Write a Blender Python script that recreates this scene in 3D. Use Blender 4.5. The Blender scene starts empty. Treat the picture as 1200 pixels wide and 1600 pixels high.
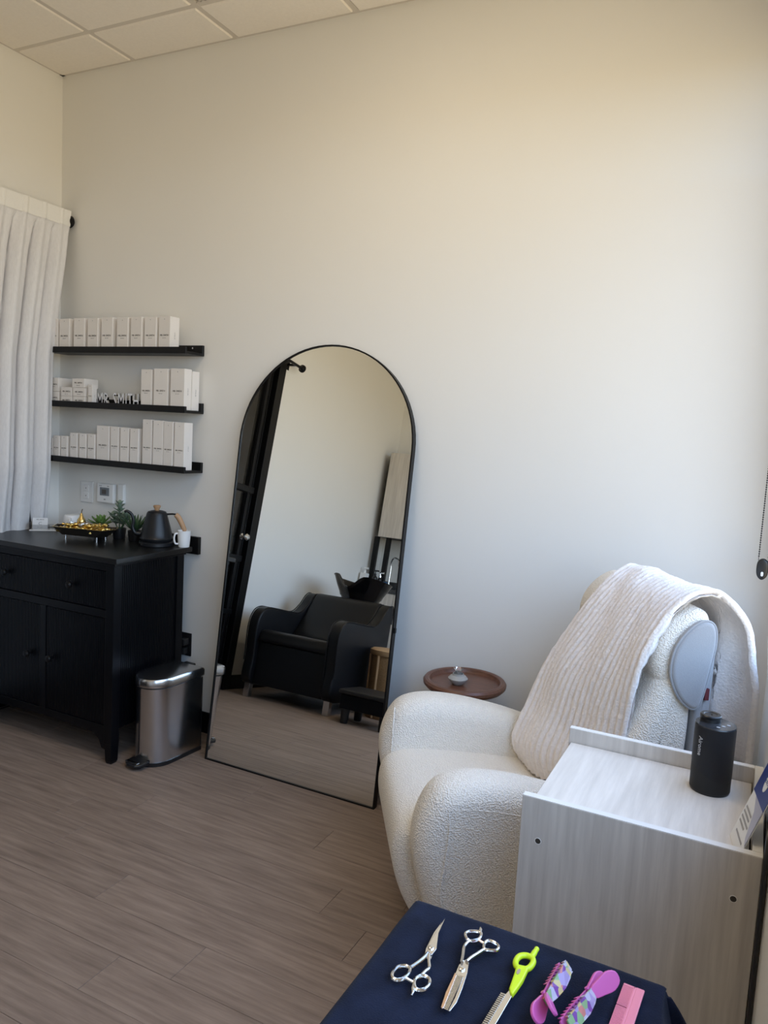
import bpy, bmesh, math, random
from mathutils import Vector, Matrix, noise
R = math.radians; PI = math.pi
random.seed(7)
scene = bpy.context.scene
COL = scene.collection

# ------------------------------------------------------------------ camera
CAM_F = 1193.46                                   # focal length in pixels of the 1200x1600 frame
yaw, pitch, roll = R(-26.172), R(6.131), R(-3.169)
fwd = Vector((math.sin(yaw)*math.cos(pitch), math.cos(yaw)*math.cos(pitch), -math.sin(pitch)))
r0 = Vector((math.cos(yaw), -math.sin(yaw), 0)); d0 = fwd.cross(r0)
right = math.cos(roll)*r0 + math.sin(roll)*d0
down = -math.sin(roll)*r0 + math.cos(roll)*d0
cd = bpy.data.cameras.new('camera'); cam = bpy.data.objects.new('camera', cd); COL.objects.link(cam)
cd.sensor_fit = 'VERTICAL'; cd.sensor_height = 32.0; cd.lens = CAM_F*32.0/1600.0
cd.clip_start = 0.02; cd.clip_end = 100
m3 = Matrix((right, -down, -fwd)).transposed()
cam.matrix_world = Matrix.Translation((3.384, -2.902, 1.534)) @ m3.to_4x4()
scene.camera = cam

# ------------------------------------------------------------------ world: daylight sky over sunlit ground
W = 3.462; H = 3.233; YB = -4.25                   # room: x 0..W, y YB..0, z 0..H
world = bpy.data.worlds.new('daylight'); scene.world = world; world.use_nodes = True
wn = world.node_tree; wn.nodes.clear()
tc = wn.nodes.new('ShaderNodeTexCoord'); sep = wn.nodes.new('ShaderNodeSeparateXYZ')
mr = wn.nodes.new('ShaderNodeMapRange'); mr.inputs[1].default_value = -1; mr.inputs[2].default_value = 1
cr = wn.nodes.new('ShaderNodeValToRGB'); bg = wn.nodes.new('ShaderNodeBackground'); wo = wn.nodes.new('ShaderNodeOutputWorld')
el = cr.color_ramp.elements
el[0].position = 0.0; el[0].color = (0.51, 0.41, 0.26, 1)
el[1].position = 1.0; el[1].color = (0.40, 0.58, 1.0, 1)
for p, c in ((0.49, (0.62, 0.51, 0.345, 1)), (0.51, (0.78, 0.89, 1.0, 1)), (0.66, (0.49, 0.69, 1.0, 1))):
    e = el.new(p); e.color = c
wn.links.new(tc.outputs['Generated'], sep.inputs[0]); wn.links.new(sep.outputs[2], mr.inputs[0])
wn.links.new(mr.outputs[0], cr.inputs[0]); wn.links.new(cr.outputs[0], bg.inputs[0]); wn.links.new(bg.outputs[0], wo.inputs[0])
bg.inputs[1].default_value = 5.15
WIN = (-3.60, -0.14, 0.93, 2.88)                   # window opening on the right wall: y0, y1, z0, z1
pl = bpy.data.lights.new('window_portal', 'AREA'); pl.shape = 'RECTANGLE'; pl.size = WIN[3]-WIN[2]; pl.size_y = WIN[1]-WIN[0]
pl.cycles.is_portal = True
po = bpy.data.objects.new('window_portal', pl); COL.objects.link(po)
po.location = (W+0.09, (WIN[0]+WIN[1])/2, (WIN[2]+WIN[3])/2); po.rotation_euler = (0, R(90), 0)
LAMP = 6.2                                         # ceiling troffer emission

vs = scene.view_settings
vs.view_transform = 'Standard'; vs.look = 'None'; vs.exposure = 0.07; vs.gamma = 1.0; vs.use_curve_mapping = False
scene.cycles.max_bounces = 12; scene.cycles.diffuse_bounces = 8; scene.cycles.glossy_bounces = 6; scene.cycles.transparent_max_bounces = 12
scene.cycles.caustics_reflective = False; scene.cycles.caustics_refractive = False

# ------------------------------------------------------------------ materials
MATS = {}
def mat(name, col, rough=0.6, metal=0.0, var=0.0, vscale=6.0, stretch=(1, 1, 1), bump=0.0, bscale=60.0, bstretch=(1, 1, 1), col2=None,
        sheen=0.0, trans=0.0, emit=None, estr=0.0, voro=False, rand=0.0, coat=0.0, spec=0.5, contrast=0.25, bdist=0.002, obj=False):
    if name in MATS: return MATS[name]
    m = bpy.data.materials.new(name); m.use_nodes = True; nt = m.node_tree; N = nt.nodes; L = nt.links
    b = N['Principled BSDF']; out = N['Material Output']
    c4 = (*col, 1); b.inputs['Base Color'].default_value = c4
    b.inputs['Roughness'].default_value = rough; b.inputs['Metallic'].default_value = metal
    b.inputs['Specular IOR Level'].default_value = spec
    if sheen: b.inputs['Sheen Weight'].default_value = sheen; b.inputs['Sheen Roughness'].default_value = 0.5
    if coat: b.inputs['Coat Weight'].default_value = coat; b.inputs['Coat Roughness'].default_value = 0.08
    if emit: b.inputs['Emission Color'].default_value = (*emit, 1); b.inputs['Emission Strength'].default_value = estr
    geo = N.new('ShaderNodeNewGeometry'); pos = geo.outputs['Position']
    if obj: pos = N.new('ShaderNodeTexCoord').outputs['Object']
    def mapped(s, off=None):
        mp = N.new('ShaderNodeMapping'); L.new(pos, mp.inputs[0]); mp.inputs['Scale'].default_value = s
        if off is not None: L.new(off, mp.inputs['Location'])
        return mp.outputs[0]
    off = None
    if rand:
        oi = N.new('ShaderNodeObjectInfo'); mm = N.new('ShaderNodeMath'); mm.operation = 'MULTIPLY'; mm.inputs[1].default_value = 37.0
        L.new(oi.outputs['Random'], mm.inputs[0]); cx = N.new('ShaderNodeCombineXYZ')
        L.new(mm.outputs[0], cx.inputs[0]); L.new(mm.outputs[0], cx.inputs[1]); off = cx.outputs[0]
    if var or col2:
        nz = N.new('ShaderNodeTexNoise'); nz.inputs['Scale'].default_value = vscale; nz.inputs['Detail'].default_value = 6; nz.inputs['Roughness'].default_value = 0.6
        L.new(mapped(stretch, off), nz.inputs['Vector'])
        ramp = N.new('ShaderNodeValToRGB'); ramp.color_ramp.elements[0].position = 0.5-contrast; ramp.color_ramp.elements[1].position = 0.5+contrast
        c2 = col2 or tuple(x*(1-var) for x in col)
        ramp.color_ramp.elements[0].color = (*c2, 1); ramp.color_ramp.elements[1].color = c4
        L.new(nz.outputs['Fac'], ramp.inputs[0]); src = ramp.outputs[0]
        if rand:
            hs = N.new('ShaderNodeHueSaturation'); ma = N.new('ShaderNodeMapRange'); ma.inputs[3].default_value = 1-rand; ma.inputs[4].default_value = 1+rand
            L.new(oi.outputs['Random'], ma.inputs[0]); L.new(ma.outputs[0], hs.inputs['Value']); L.new(src, hs.inputs['Color']); src = hs.outputs[0]
        L.new(src, b.inputs['Base Color'])
    if bump:
        if voro:
            bt = N.new('ShaderNodeTexVoronoi'); bt.inputs['Scale'].default_value = bscale; bo = bt.outputs['Distance']
            if 'Smoothness' in bt.inputs: pass
        else:
            bt = N.new('ShaderNodeTexNoise'); bt.inputs['Scale'].default_value = bscale; bt.inputs['Detail'].default_value = 3; bo = bt.outputs['Fac']
        L.new(mapped(bstretch), bt.inputs['Vector'])
        bp = N.new('ShaderNodeBump'); bp.inputs['Strength'].default_value = bump; bp.inputs['Distance'].default_value = bdist
        L.new(bo, bp.inputs['Height']); L.new(bp.outputs[0], b.inputs['Normal'])
    if trans:
        tr = N.new('ShaderNodeBsdfTranslucent'); tr.inputs[0].default_value = c4
        mx = N.new('ShaderNodeMixShader'); mx.inputs[0].default_value = trans
        L.new(b.outputs[0], mx.inputs[1]); L.new(tr.outputs[0], mx.inputs[2]); L.new(mx.outputs[0], out.inputs[0])
    MATS[name] = m; return m
def glass(name, tint, refl=1.45, rough=0.0):
    m = bpy.data.materials.new(name); m.use_nodes = True; nt = m.node_tree; N = nt.nodes; L = nt.links
    N.remove(N['Principled BSDF'])
    t = N.new('ShaderNodeBsdfTransparent'); t.inputs[0].default_value = (*tint, 1)
    g = N.new('ShaderNodeBsdfGlossy'); g.inputs['Roughness'].default_value = rough
    geo = N.new('ShaderNodeNewGeometry'); dp = N.new('ShaderNodeVectorMath'); dp.operation = 'DOT_PRODUCT'
    L.new(geo.outputs['Incoming'], dp.inputs[0]); L.new(geo.outputs['Normal'], dp.inputs[1])
    def op(o, a, b=None):
        q = N.new('ShaderNodeMath'); q.operation = o; L.new(a, q.inputs[0])
        if b is not None: q.inputs[1].default_value = b
        return q.outputs[0]
    cs = op('ABSOLUTE', dp.outputs['Value']); iv = N.new('ShaderNodeMath'); iv.operation = 'SUBTRACT'; iv.inputs[0].default_value = 1.0; L.new(cs, iv.inputs[1])
    fr = op('ADD', op('MULTIPLY', op('POWER', iv.outputs[0], 5.0), 0.9), 0.035); mx = N.new('ShaderNodeMixShader')
    L.new(fr, mx.inputs[0]); L.new(t.outputs[0], mx.inputs[1]); L.new(g.outputs[0], mx.inputs[2]); L.new(mx.outputs[0], N['Material Output'].inputs[0])
    return m
PAINT = mat('wall_paint', (0.80, 0.79, 0.76), 0.55, bump=0.12, bscale=220, var=0.02, vscale=2, bdist=0.001)
TILE = mat('ceiling_tile', (0.94, 0.89, 0.82), 0.9, bump=0.35, bscale=160, var=0.06, vscale=90)
GRID = mat('ceiling_grid_paint', (0.70, 0.65, 0.59), 0.5, var=0.03)
PLANK = mat('oak_vinyl_plank', (0.335, 0.250, 0.192), 0.58, vscale=14, stretch=(0.28, 3.6, 1), bump=0.25, bscale=70, bstretch=(0.10, 3.2, 1), rand=0.05, contrast=0.20, col2=(0.185, 0.132, 0.100), bdist=0.001)
SEAM = mat('floor_underlay', (0.035, 0.028, 0.024), 0.8, var=0.1)
BLACKW = mat('black_stained_wood', (0.0028, 0.0032, 0.0048), 0.38, spec=0.22, var=0.3, vscale=30, stretch=(1, 1, .15), bump=0.08, bscale=80, bstretch=(4, 4, .3))
BLACKTOP = mat('black_cabinet_top', (0.0065, 0.0065, 0.007), 0.34, spec=0.45, var=0.5, vscale=8, stretch=(1, 6, 1), bump=0.06, bscale=60)
BLACKM = mat('black_metal', (0.004, 0.004, 0.0045), 0.4, spec=0.25, var=0.1)
BLACKP = mat('black_plastic', (0.012, 0.012, 0.013), 0.32, var=0.1)
LEDGE = mat('black_ledge_paint', (0.006, 0.006, 0.0065), 0.42, spec=0.25, var=0.2, vscale=20)
BOXW = mat('white_carton', (0.78, 0.745, 0.71), 0.55, var=0.02, vscale=12)
INK = mat('dark_print_ink', (0.08, 0.07, 0.065), 0.6, var=0.1)
GREYINK = mat('grey_print_ink', (0.35, 0.34, 0.34), 0.6, var=0.1)
WHITEP = mat('white_plastic', (0.80, 0.80, 0.79), 0.35, var=0.02)
CHROME = mat('chrome', (0.88, 0.88, 0.89), 0.14, 1.0, var=0.03)
STEEL = mat('brushed_steel', (0.62, 0.62, 0.63), 0.22, 1.0, var=0.05, vscale=40, stretch=(1, 1, 30), bump=0.03, bscale=300, bstretch=(1, 1, .02))
SCISSOR = mat('polished_scissor_steel', (0.80, 0.79, 0.78), 0.14, 1.0, var=0.06, vscale=40)
COPPER = mat('rose_gold_steel', (0.85, 0.62, 0.48), 0.2, 1.0, var=0.05)
GOLD = mat('gold_metal', (0.85, 0.60, 0.22), 0.22, 1.0, var=0.05)
FOIL = mat('gold_foil', (0.90, 0.66, 0.22), 0.25, 1.0, var=0.2, vscale=60, bump=0.8, bscale=220)
SILFOIL = mat('silver_foil', (0.85, 0.85, 0.85), 0.22, 1.0, var=0.1, vscale=60, bump=0.8, bscale=220)
LINEN = mat('white_linen', (0.86, 0.85, 0.855), 0.9, var=0.10, vscale=150, stretch=(1, 1, .25), bump=0.25, bscale=700, trans=0.12, contrast=0.2, bdist=0.001)
BOUCLE = mat('cream_boucle', (0.96, 0.90, 0.80), 0.95, var=0.10, vscale=260, bump=0.75, bscale=230, sheen=0.15, contrast=0.18, bdist=0.005, voro=True)
SIDEF = mat('grey_felt', (0.36, 0.37, 0.39), 0.95, var=0.12, vscale=300, bump=0.3, bscale=500, sheen=0.2)
THROW = mat('white_plush_throw', (0.95, 0.89, 0.85), 0.95, var=0.12, vscale=90, bump=0.8, bscale=150, sheen=0.25, bdist=0.004)
WALNUT = mat('walnut_wood', (0.17, 0.070, 0.040), 0.36, var=0.5, vscale=14, stretch=(1, 6, 1), bump=0.05, bscale=80)
BRASS = mat('aged_brass_post', (0.30, 0.24, 0.15), 0.35, 1.0, var=0.1)
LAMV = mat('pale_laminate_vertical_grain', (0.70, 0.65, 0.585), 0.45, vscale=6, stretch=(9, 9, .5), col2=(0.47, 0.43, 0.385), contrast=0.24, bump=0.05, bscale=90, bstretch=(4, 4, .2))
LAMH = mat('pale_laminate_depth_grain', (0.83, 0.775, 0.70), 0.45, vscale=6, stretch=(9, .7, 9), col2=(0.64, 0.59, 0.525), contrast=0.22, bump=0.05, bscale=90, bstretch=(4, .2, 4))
LAME = mat('pale_laminate_edge', (0.80, 0.775, 0.73), 0.45, var=0.06, vscale=20)
NAVY = mat('navy_velour', (0.012, 0.017, 0.038), 0.95, vscale=22, col2=(0.006, 0.008, 0.018), sheen=0.05, spec=0.1, bump=0.5, bscale=500, contrast=0.2)
LEATHER = mat('black_leatherette', (0.006, 0.0064, 0.008), 0.42, spec=0.3, var=0.15, bump=0.10, bscale=260)
GLOSSB = mat('gloss_black_ceramic', (0.003, 0.003, 0.0035), 0.10, var=0.1, spec=0.3)
CORK = mat('light_beech_wood', (0.50, 0.30, 0.16), 0.5, var=0.25, vscale=30, stretch=(1, 1, .3))
KETTLE = mat('matt_black_enamel', (0.007, 0.008, 0.010), 0.36, spec=0.4, var=0.05)
MIRROR = mat('mirror_silver', (0.90, 0.92, 0.915), 0.0, 1.0)
GLASSW = glass('window_glass', (0.97, 0.98, 0.98)); GLASSD = glass('smoked_door_glass', (0.62, 0.62, 0.62), 1.5); ACRYL = glass('clear_acrylic', (0.86, 0.87, 0.88), 1.45)
LEAF1 = mat('bright_green_leaf', (0.19, 0.33, 0.08), 0.5, var=0.35, vscale=40)
LEAF2 = mat('dusty_green_leaf', (0.24, 0.32, 0.23), 0.6, var=0.3, vscale=40)
LEAF3 = mat('dark_green_leaf', (0.07, 0.14, 0.06), 0.45, var=0.4, vscale=40)
STONE = mat('grey_glazed_ceramic', (0.38, 0.37, 0.35), 0.4, var=0.08)
WAX = mat('pale_pink_wax', (0.70, 0.52, 0.47), 0.4, var=0.1)
NEON = mat('neon_yellow_plastic', (0.66, 0.85, 0.02), 0.35, var=0.03)
PINK = mat('hot_pink_plastic', (0.72, 0.14, 0.42), 0.35, var=0.05)
SALMON = mat('salmon_pink_plastic', (0.90, 0.28, 0.36), 0.38, var=0.03)
HALL = mat('hall_paint', (0.42, 0.41, 0.40), 0.7, var=0.03)
WICKER = mat('woven_rattan', (0.42, 0.26, 0.13), 0.6, vscale=90, stretch=(1, 1, 1.6), col2=(0.24, 0.14, 0.06), bump=0.8, bscale=120, bstretch=(1, 1, 2))
TAN = mat('tan_rattan_rim', (0.50, 0.32, 0.17), 0.5, var=0.2, vscale=30)
COUNTER = mat('dark_stone_counter', (0.05, 0.05, 0.052), 0.25, var=0.3, vscale=60)
BLUE = mat('royal_blue_print', (0.012, 0.03, 0.20), 0.3, var=0.05)
PAPER = mat('white_card', (0.78, 0.78, 0.78), 0.5, var=0.02)
LILAC = mat('pale_grey_violet_print', (0.42, 0.42, 0.52), 0.4, var=0.03)
DIFF = mat('lamp_diffuser', (0.9, 0.9, 0.88), 0.6, emit=(1.0, 0.86, 0.68), estr=LAMP)
DIFFD = mat('diffuser_dark_grey', (0.013, 0.013, 0.015), 0.45, spec=0.3, var=0.05); DIFFL = mat('diffuser_charcoal', (0.019, 0.019, 0.019), 0.6, spec=0.3, var=0.05)
DIFFT = mat('diffuser_top_gloss', (0.03, 0.032, 0.036), 0.15, var=0.05)
MAROON = mat('maroon_tag', (0.13, 0.02, 0.03), 0.6, var=0.1)
SCREEN = mat('grey_lcd_screen', (0.20, 0.22, 0.24), 0.2, var=0.2, vscale=60)
SHADE = mat('white_blind_fabric', (0.78, 0.77, 0.74), 0.85, var=0.03, trans=0.2)

# ------------------------------------------------------------------ mesh helpers
def cr_spline(pts, n=6, closed=False):
    P = [Vector(p) for p in pts]; out = []; m = len(P)
    rng = range(m) if closed else range(m-1)
    for i in rng:
        if closed: a, b, c, d = P[(i-1) % m], P[i], P[(i+1) % m], P[(i+2) % m]
        else: a, b, c, d = P[max(i-1, 0)], P[i], P[i+1], P[min(i+2, m-1)]
        for k in range(n):
            t = k/n
            out.append(0.5*((2*b)+(c-a)*t+(2*a-5*b+4*c-d)*t*t+(3*b-a-3*c+d)*t**3))
    if not closed: out.append(P[-1].copy())
    return out
class MB:
    def __init__(s): s.v = []; s.f = []
    def add(s, vs, fs):
        o = len(s.v); s.v += [Vector(p) for p in vs]; s.f += [tuple(i+o for i in f) for f in fs]; return s
    def box(s, x0, x1, y0, y1, z0, z1, M=None):
        vs = [Vector((x, y, z)) for z in (z0, z1) for y in (y0, y1) for x in (x0, x1)]
        if M is not None: vs = [M @ v for v in vs]
        return s.add(vs, [(0, 2, 3, 1), (4, 5, 7, 6), (0, 1, 5, 4), (2, 6, 7, 3), (0, 4, 6, 2), (1, 3, 7, 5)])
    def rings(s, rings, closed=False, cap=True):
        n = len(rings[0]); vs = [p for r in rings for p in r]; fs = []; m = len(rings)
        for i in range(m if closed else m-1):
            j = (i+1) % m
            for k in range(n):
                l = (k+1) % n; fs.append((i*n+k, i*n+l, j*n+l, j*n+k))
        if cap and not closed: fs += [tuple(range(n))[::-1], tuple((m-1)*n+k for k in range(n))]
        return s.add(vs, fs)
    def tube(s, path, r, n=8, closed=False, flat=1.0):
        P = [Vector(p) for p in path]; m = len(P); rs = r if isinstance(r, (list, tuple)) else [r]*m
        rings = []; up = None
        for i in range(m):
            if closed: t = P[(i+1) % m]-P[i-1]
            else: t = P[min(i+1, m-1)]-P[max(i-1, 0)]
            t.normalize()
            if up is None: up = Vector((0, 0, 1)) if abs(t.z) < 0.9 else Vector((1, 0, 0))
            sd = t.cross(up)
            if sd.length < 1e-6: sd = t.orthogonal()
            sd.normalize(); up = sd.cross(t).normalized()
            rings.append([P[i]+rs[i]*(math.cos(a)*sd+flat*math.sin(a)*up) for a in (2*PI*k/n for k in range(n))])
        return s.rings(rings, closed)
    def lathe(s, prof, n=32, c=(0, 0, 0), M=None):
        c = Vector(c); rings = []
        for r, z in prof:
            ring = [Vector((max(r, 1e-4)*math.cos(2*PI*k/n), max(r, 1e-4)*math.sin(2*PI*k/n), z)) for k in range(n)]
            if M is not None: ring = [M @ p for p in ring]
            rings.append([p+c for p in ring])
        return s.rings(rings)
    def prism(s, poly, a, b, fn):
        n = len(poly); vs = [fn(p[0], p[1], a) for p in poly]+[fn(p[0], p[1], b) for p in poly]
        fs = [tuple(range(n))[::-1], tuple(range(n, 2*n))]+[(i, (i+1) % n, n+(i+1) % n, n+i) for i in range(n)]
        return s.add(vs, fs)
    def pillow(s, outline, h0, h1, rad, fn, k=5):
        """closed smooth outline (2D) swept from h0 to h1 with rounded borders"""
        n = len(outline); nor = []
        ar = sum(outline[i][0]*outline[(i+1) % n][1]-outline[(i+1) % n][0]*outline[i][1] for i in range(n))
        sg = 1 if ar > 0 else -1
        for i in range(n):
            t = Vector(outline[(i+1) % n][:2])-Vector(outline[i-1][:2]); t.normalize(); nor.append(Vector((t.y, -t.x))*sg)
        rings = []; seq = []
        for j in range(k+1): a = PI/2*j/k; seq.append((h0+rad*(1-math.sin(a)), rad*(1-math.cos(PI/2-a))))
        seq = [(h0+rad*(1-math.sin(PI/2*j/k)), rad*(1-math.cos(PI/2*j/k))) for j in range(k, -1, -1)]
        seq2 = [(h0+h1-h, i) for h, i in reversed(seq)]
        for h, ins in seq+seq2:
            rings.append([fn(outline[i][0]-nor[i].x*ins, outline[i][1]-nor[i].y*ins, h) for i in range(n)])
        return s.rings(rings)
    def grid(s, fn, nu, nv):
        vs = [fn(i/nu, j/nv) for j in range(nv+1) for i in range(nu+1)]
        fs = [(j*(nu+1)+i, j*(nu+1)+i+1, (j+1)*(nu+1)+i+1, (j+1)*(nu+1)+i) for j in range(nv) for i in range(nu)]
        return s.add(vs, fs)
    def sphere(s, c, r, n=12, m=8, sc=(1, 1, 1), M=None):
        c = Vector(c); rings = []
        for j in range(1, m):
            a = PI*j/m
            ring = [Vector((sc[0]*r*math.sin(a)*math.cos(2*PI*k/n), sc[1]*r*math.sin(a)*math.sin(2*PI*k/n), -sc[2]*r*math.cos(a))) for k in range(n)]
            rings.append([(M @ p if M is not None else p)+c for p in ring])
        return s.rings(rings)
    def build(s, name, m, parent=None, origin=None, smooth=False, bevel=0.0, seg=2, sub=0, angle=40, wc=False):
        off = Vector(origin) if origin is not None else Vector((0, 0, 0))
        if wc and parent is not None: off = parent['base'] if 'base' in parent else parent.location; off = Vector(off)
        me = bpy.data.meshes.new(name); me.from_pydata([tuple(p-off) for p in s.v], [], s.f); me.update()
        bm = bmesh.new(); bm.from_mesh(me); bmesh.ops.recalc_face_normals(bm, faces=bm.faces); bm.to_mesh(me); bm.free()
        me.materials.append(m)
        if smooth: me.shade_smooth(); me.set_sharp_from_angle(angle=R(angle))
        o = bpy.data.objects.new(name, me); COL.objects.link(o)
        if origin is not None: o.location = off
        if parent is not None: o.parent = parent
        if bevel:
            b = o.modifiers.new('edge', 'BEVEL'); b.width = bevel; b.segments = seg; b.limit_method = 'ANGLE'; b.angle_limit = R(35)
        if sub:
            q = o.modifiers.new('smooth', 'SUBSURF'); q.levels = sub; q.render_levels = sub
        return o
def tag(o, label, cat, group=None):
    o['label'] = label; o['category'] = cat
    if group: o['group'] = group
    return o
def thing(name, label, cat, loc=(0, 0, 0), rotz=0.0, group=None):
    o = bpy.data.objects.new(name, None); COL.objects.link(o); o.location = loc; o.rotation_euler = (0, 0, rotz); o.empty_display_size = 0.05
    return tag(o, label, cat, group)
def struct(o): o['kind'] = 'structure'; return o
def sempty(name, loc=(0, 0, 0)):
    o = bpy.data.objects.new(name, None); COL.objects.link(o); o.location = loc; o.empty_display_size = 0.05; return struct(o)
def text(name, body, size, m, parent, M, depth=0.0004, align='CENTER', sx=1.0):
    cu = bpy.data.curves.new(name, 'FONT'); cu.body = body; cu.size = size; cu.extrude = depth; cu.align_x = align; cu.align_y = 'CENTER'; cu.resolution_u = 2
    t = bpy.data.objects.new(name, cu); COL.objects.link(t); bpy.context.view_layer.update()
    me = bpy.data.meshes.new_from_object(t); bpy.data.objects.remove(t)
    me.transform(Matrix.Diagonal((sx, 1, 1, 1))); me.transform(M); me.materials.clear(); me.materials.append(m); me.name = name
    o = bpy.data.objects.new(name, me); COL.objects.link(o); o.parent = parent; return o
def copy_tree(o, parent=None):
    c = o.copy(); COL.objects.link(c); c.parent = parent
    for ch in list(o.children): copy_tree(ch, c)
    return c
FACE_Y = Matrix(((1, 0, 0), (0, 0, -1), (0, 1, 0))).to_4x4()            # text plane xy -> xz facing -y
XZ = lambda y: (lambda a, b, h: Vector((a, h, b)))                        # outline (x,z), sweep along y
def xz(a, b, h): return Vector((a, h, b))
def yz(a, b, h): return Vector((h, a, b))
def xy(a, b, h): return Vector((a, b, h))

# ================================================================== SETTING
# floor: planks along x, width 0.1525
fl = struct(MB().box(-0.02, W+0.02, YB-0.02, 0.02, -0.03, -0.0025).build('floor', SEAM))
plank_mesh = {}
def plank(x0, x1, y0, y1):
    L = round(x1-x0, 3); wd = round(y1-y0, 3); key = (L, wd)
    if key not in plank_mesh:
        o = MB().box(-L/2+.0005, L/2-.0005, -wd/2+.0005, wd/2-.0005, -0.003, 0.0).build('plank', PLANK, fl, bevel=0.0008, seg=1); plank_mesh[key] = o
    else:
        o = plank_mesh[key].copy(); COL.objects.link(o); o.parent = fl
    o.location = ((x0+x1)/2, (y0+y1)/2, 0)
JOINTS = {-0.92: 2.26, -1.07: 2.43, -1.22: 1.607, -1.375: 2.06, -1.525: 1.876}
rows = [-0.77-0.1525*k for k in range(-5, 24)]
y_hi = 0.0
for i, yl in enumerate(rows + [YB]):
    yl = max(yl, YB)
    if y_hi-yl < 0.005: continue
    j = None
    for k, v in JOINTS.items():
        if abs(k-yl) < 0.02: j = v
    if j is None: j = 0.3+((i*0.437) % 1.19)
    xs = sorted({round(j+1.19*q, 3) for q in range(-3, 4) if 0.02 < j+1.19*q < W-0.02})
    xs = [0.0]+xs+[W]
    for a, b in zip(xs[:-1], xs[1:]): plank(a, b, yl, y_hi)
    y_hi = yl
# walls
T = 0.16
struct(MB().box(-0.3, W+T, 0, T, 0, H).build('wall_back', PAINT))
struct(MB().box(-0.3, W+T, YB-T, YB, 0, H).build('wall_front', PAINT))
def wall_with_hole(name, x0, x1, y0, y1, hy0, hy1, hz0, hz1):
    m = MB()
    if hz0 > 0.01: m.box(x0, x1, y0, y1, 0, hz0)
    m.box(x0, x1, y0, y1, hz1, H); m.box(x0, x1, y0, hy0, hz0, hz1); m.box(x0, x1, hy1, y1, hz0, hz1)
    return struct(m.build(name, PAINT))
DOOR = (-2.05, -0.17, 0.0, 2.53)
wall_with_hole('wall_left', -T, 0, YB, 0, DOOR[0], DOOR[1], DOOR[2], DOOR[3])
wall_with_hole('wall_right', W, W+.08, YB, 0, WIN[0], WIN[1], WIN[2], WIN[3])
# hallway behind the glass front
struct(MB().box(-2.0, -1.9, -4.5, 0.5, 0, H).build('wall_hall', HALL))
struct(MB().box(-2.0, -T, -4.6, -4.5, 0, H).build('wall_hall_end', HALL)); struct(MB().box(-2.0, -T, 0.5, 0.6, 0, H).build('wall_hall_far', HALL))
struct(MB().box(-2.0, -0.02, -4.6, 0.6, -0.03, -0.003).build('floor_hall', PLANK)); struct(MB().box(-2.0, -0.0, -4.6, 0.6, H, H+.05).build('ceiling_hall', HALL))
hl = thing('hall_fill_light', 'added fill light panel in the hallway behind the glass front', 'ceiling light', (-1.0, -1.6, H-.02))  # unseen glowing panel, added to brighten the hallway behind the door glass
MB().box(-.15, .15, -.6, .6, 0, .015).build('diffuser', mat('hall_fill_glow', (.9, .9, .88), .6, emit=(1.0, .88, .72), estr=12.0), hl)
# baseboards
struct(MB().box(0.0, W, -0.012, 0, 0, 0.105).build('baseboard_back', BLACKM, bevel=.003))
struct(MB().box(0, 0.012, YB, -2.055, 0, 0.105).build('baseboard_left', BLACKM, bevel=.003))
struct(MB().box(W-0.012, W, YB, -0.012, 0, 0.105).build('baseboard_right', BLACKM, bevel=.003))
struct(MB().box(0.6, W, YB, YB+0.012, 0, 0.105).build('baseboard_front', BLACKM, bevel=.003))
# ceiling
ce = struct(MB().box(-0.3, W+T, YB-T, T, H+0.012, H+0.06).build('ceiling', GRID))
gx = [0.0]+[0.492+0.61*k for k in range(5)]+[W]; gy = [0.0]+[-0.282-0.61*k for k in range(7)]+[YB]
tile_mesh = {}
for i in range(len(gx)-1):
    for j in range(len(gy)-1):
        x0, x1, y1, y0 = gx[i], gx[i+1], gy[j], gy[j+1]
        if i == 3 and j in (2, 3): continue                      # light panel
        w_, h_ = round(x1-x0, 3), round(y1-y0, 3)
        vent = (i == 2 and j == 1)
        key = (w_, h_, vent)
        if key not in tile_mesh:
            if vent:
                m = MB(); e = 0.02
                for q in range(24):
                    t = -w_/2+e+(w_-2*e)*q/23; m.box(t-.0045, t+.0045, -h_/2+e, h_/2-e, -0.004, 0.004)
                    t = -h_/2+e+(h_-2*e)*q/23; m.box(-w_/2+e, w_/2-e, t-.0045, t+.0045, -0.004, 0.004)
                o = m.build('vent_grille', GRID, ce)
                MB().box(-w_/2+.01, w_/2-.01, -h_/2+.01, h_/2-.01, 0.007, 0.011).build('vent_backing', BLACKM, ce).location = ((x0+x1)/2, (y0+y1)/2, H)
            else:
                a, b, g = w_/2-.013, h_/2-.013, 0.006
                m = MB(); m.rings([[Vector((sx*(a), sy*(b), 0.011)) for sx, sy in ((-1, -1), (1, -1), (1, 1), (-1, 1))],
                                   [Vector((sx*(a), sy*(b), 0.001)) for sx, sy in ((-1, -1), (1, -1), (1, 1), (-1, 1))],
                                   [Vector((sx*(a-g), sy*(b-g), -0.006)) for sx, sy in ((-1, -1), (1, -1), (1, 1), (-1, 1))]])
                o = m.build('ceiling_tile', TILE, ce)
            tile_mesh[key] = o
        else:
            o = tile_mesh[key].copy(); COL.objects.link(o); o.parent = ce
        o.location = ((x0+x1)/2, (y0+y1)/2, H)
for x in gx[1:-1]: MB().box(x-.012, x+.012, YB, 0, H-0.001, H+0.012).build('grid_bar', GRID, ce)
for y in gy[1:-1]: MB().box(0, W, y-.012, y+.012, H-0.0005, H+0.011).build('grid_bar', GRID, ce)
for a in ((0, W, -.02, 0), (0, W, YB, YB+.02), (0, .02, YB, 0), (W-.02, W, YB, 0)): MB().box(*a, H-0.0015, H+0.010).build('wall_angle', GRID, ce)
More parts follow.
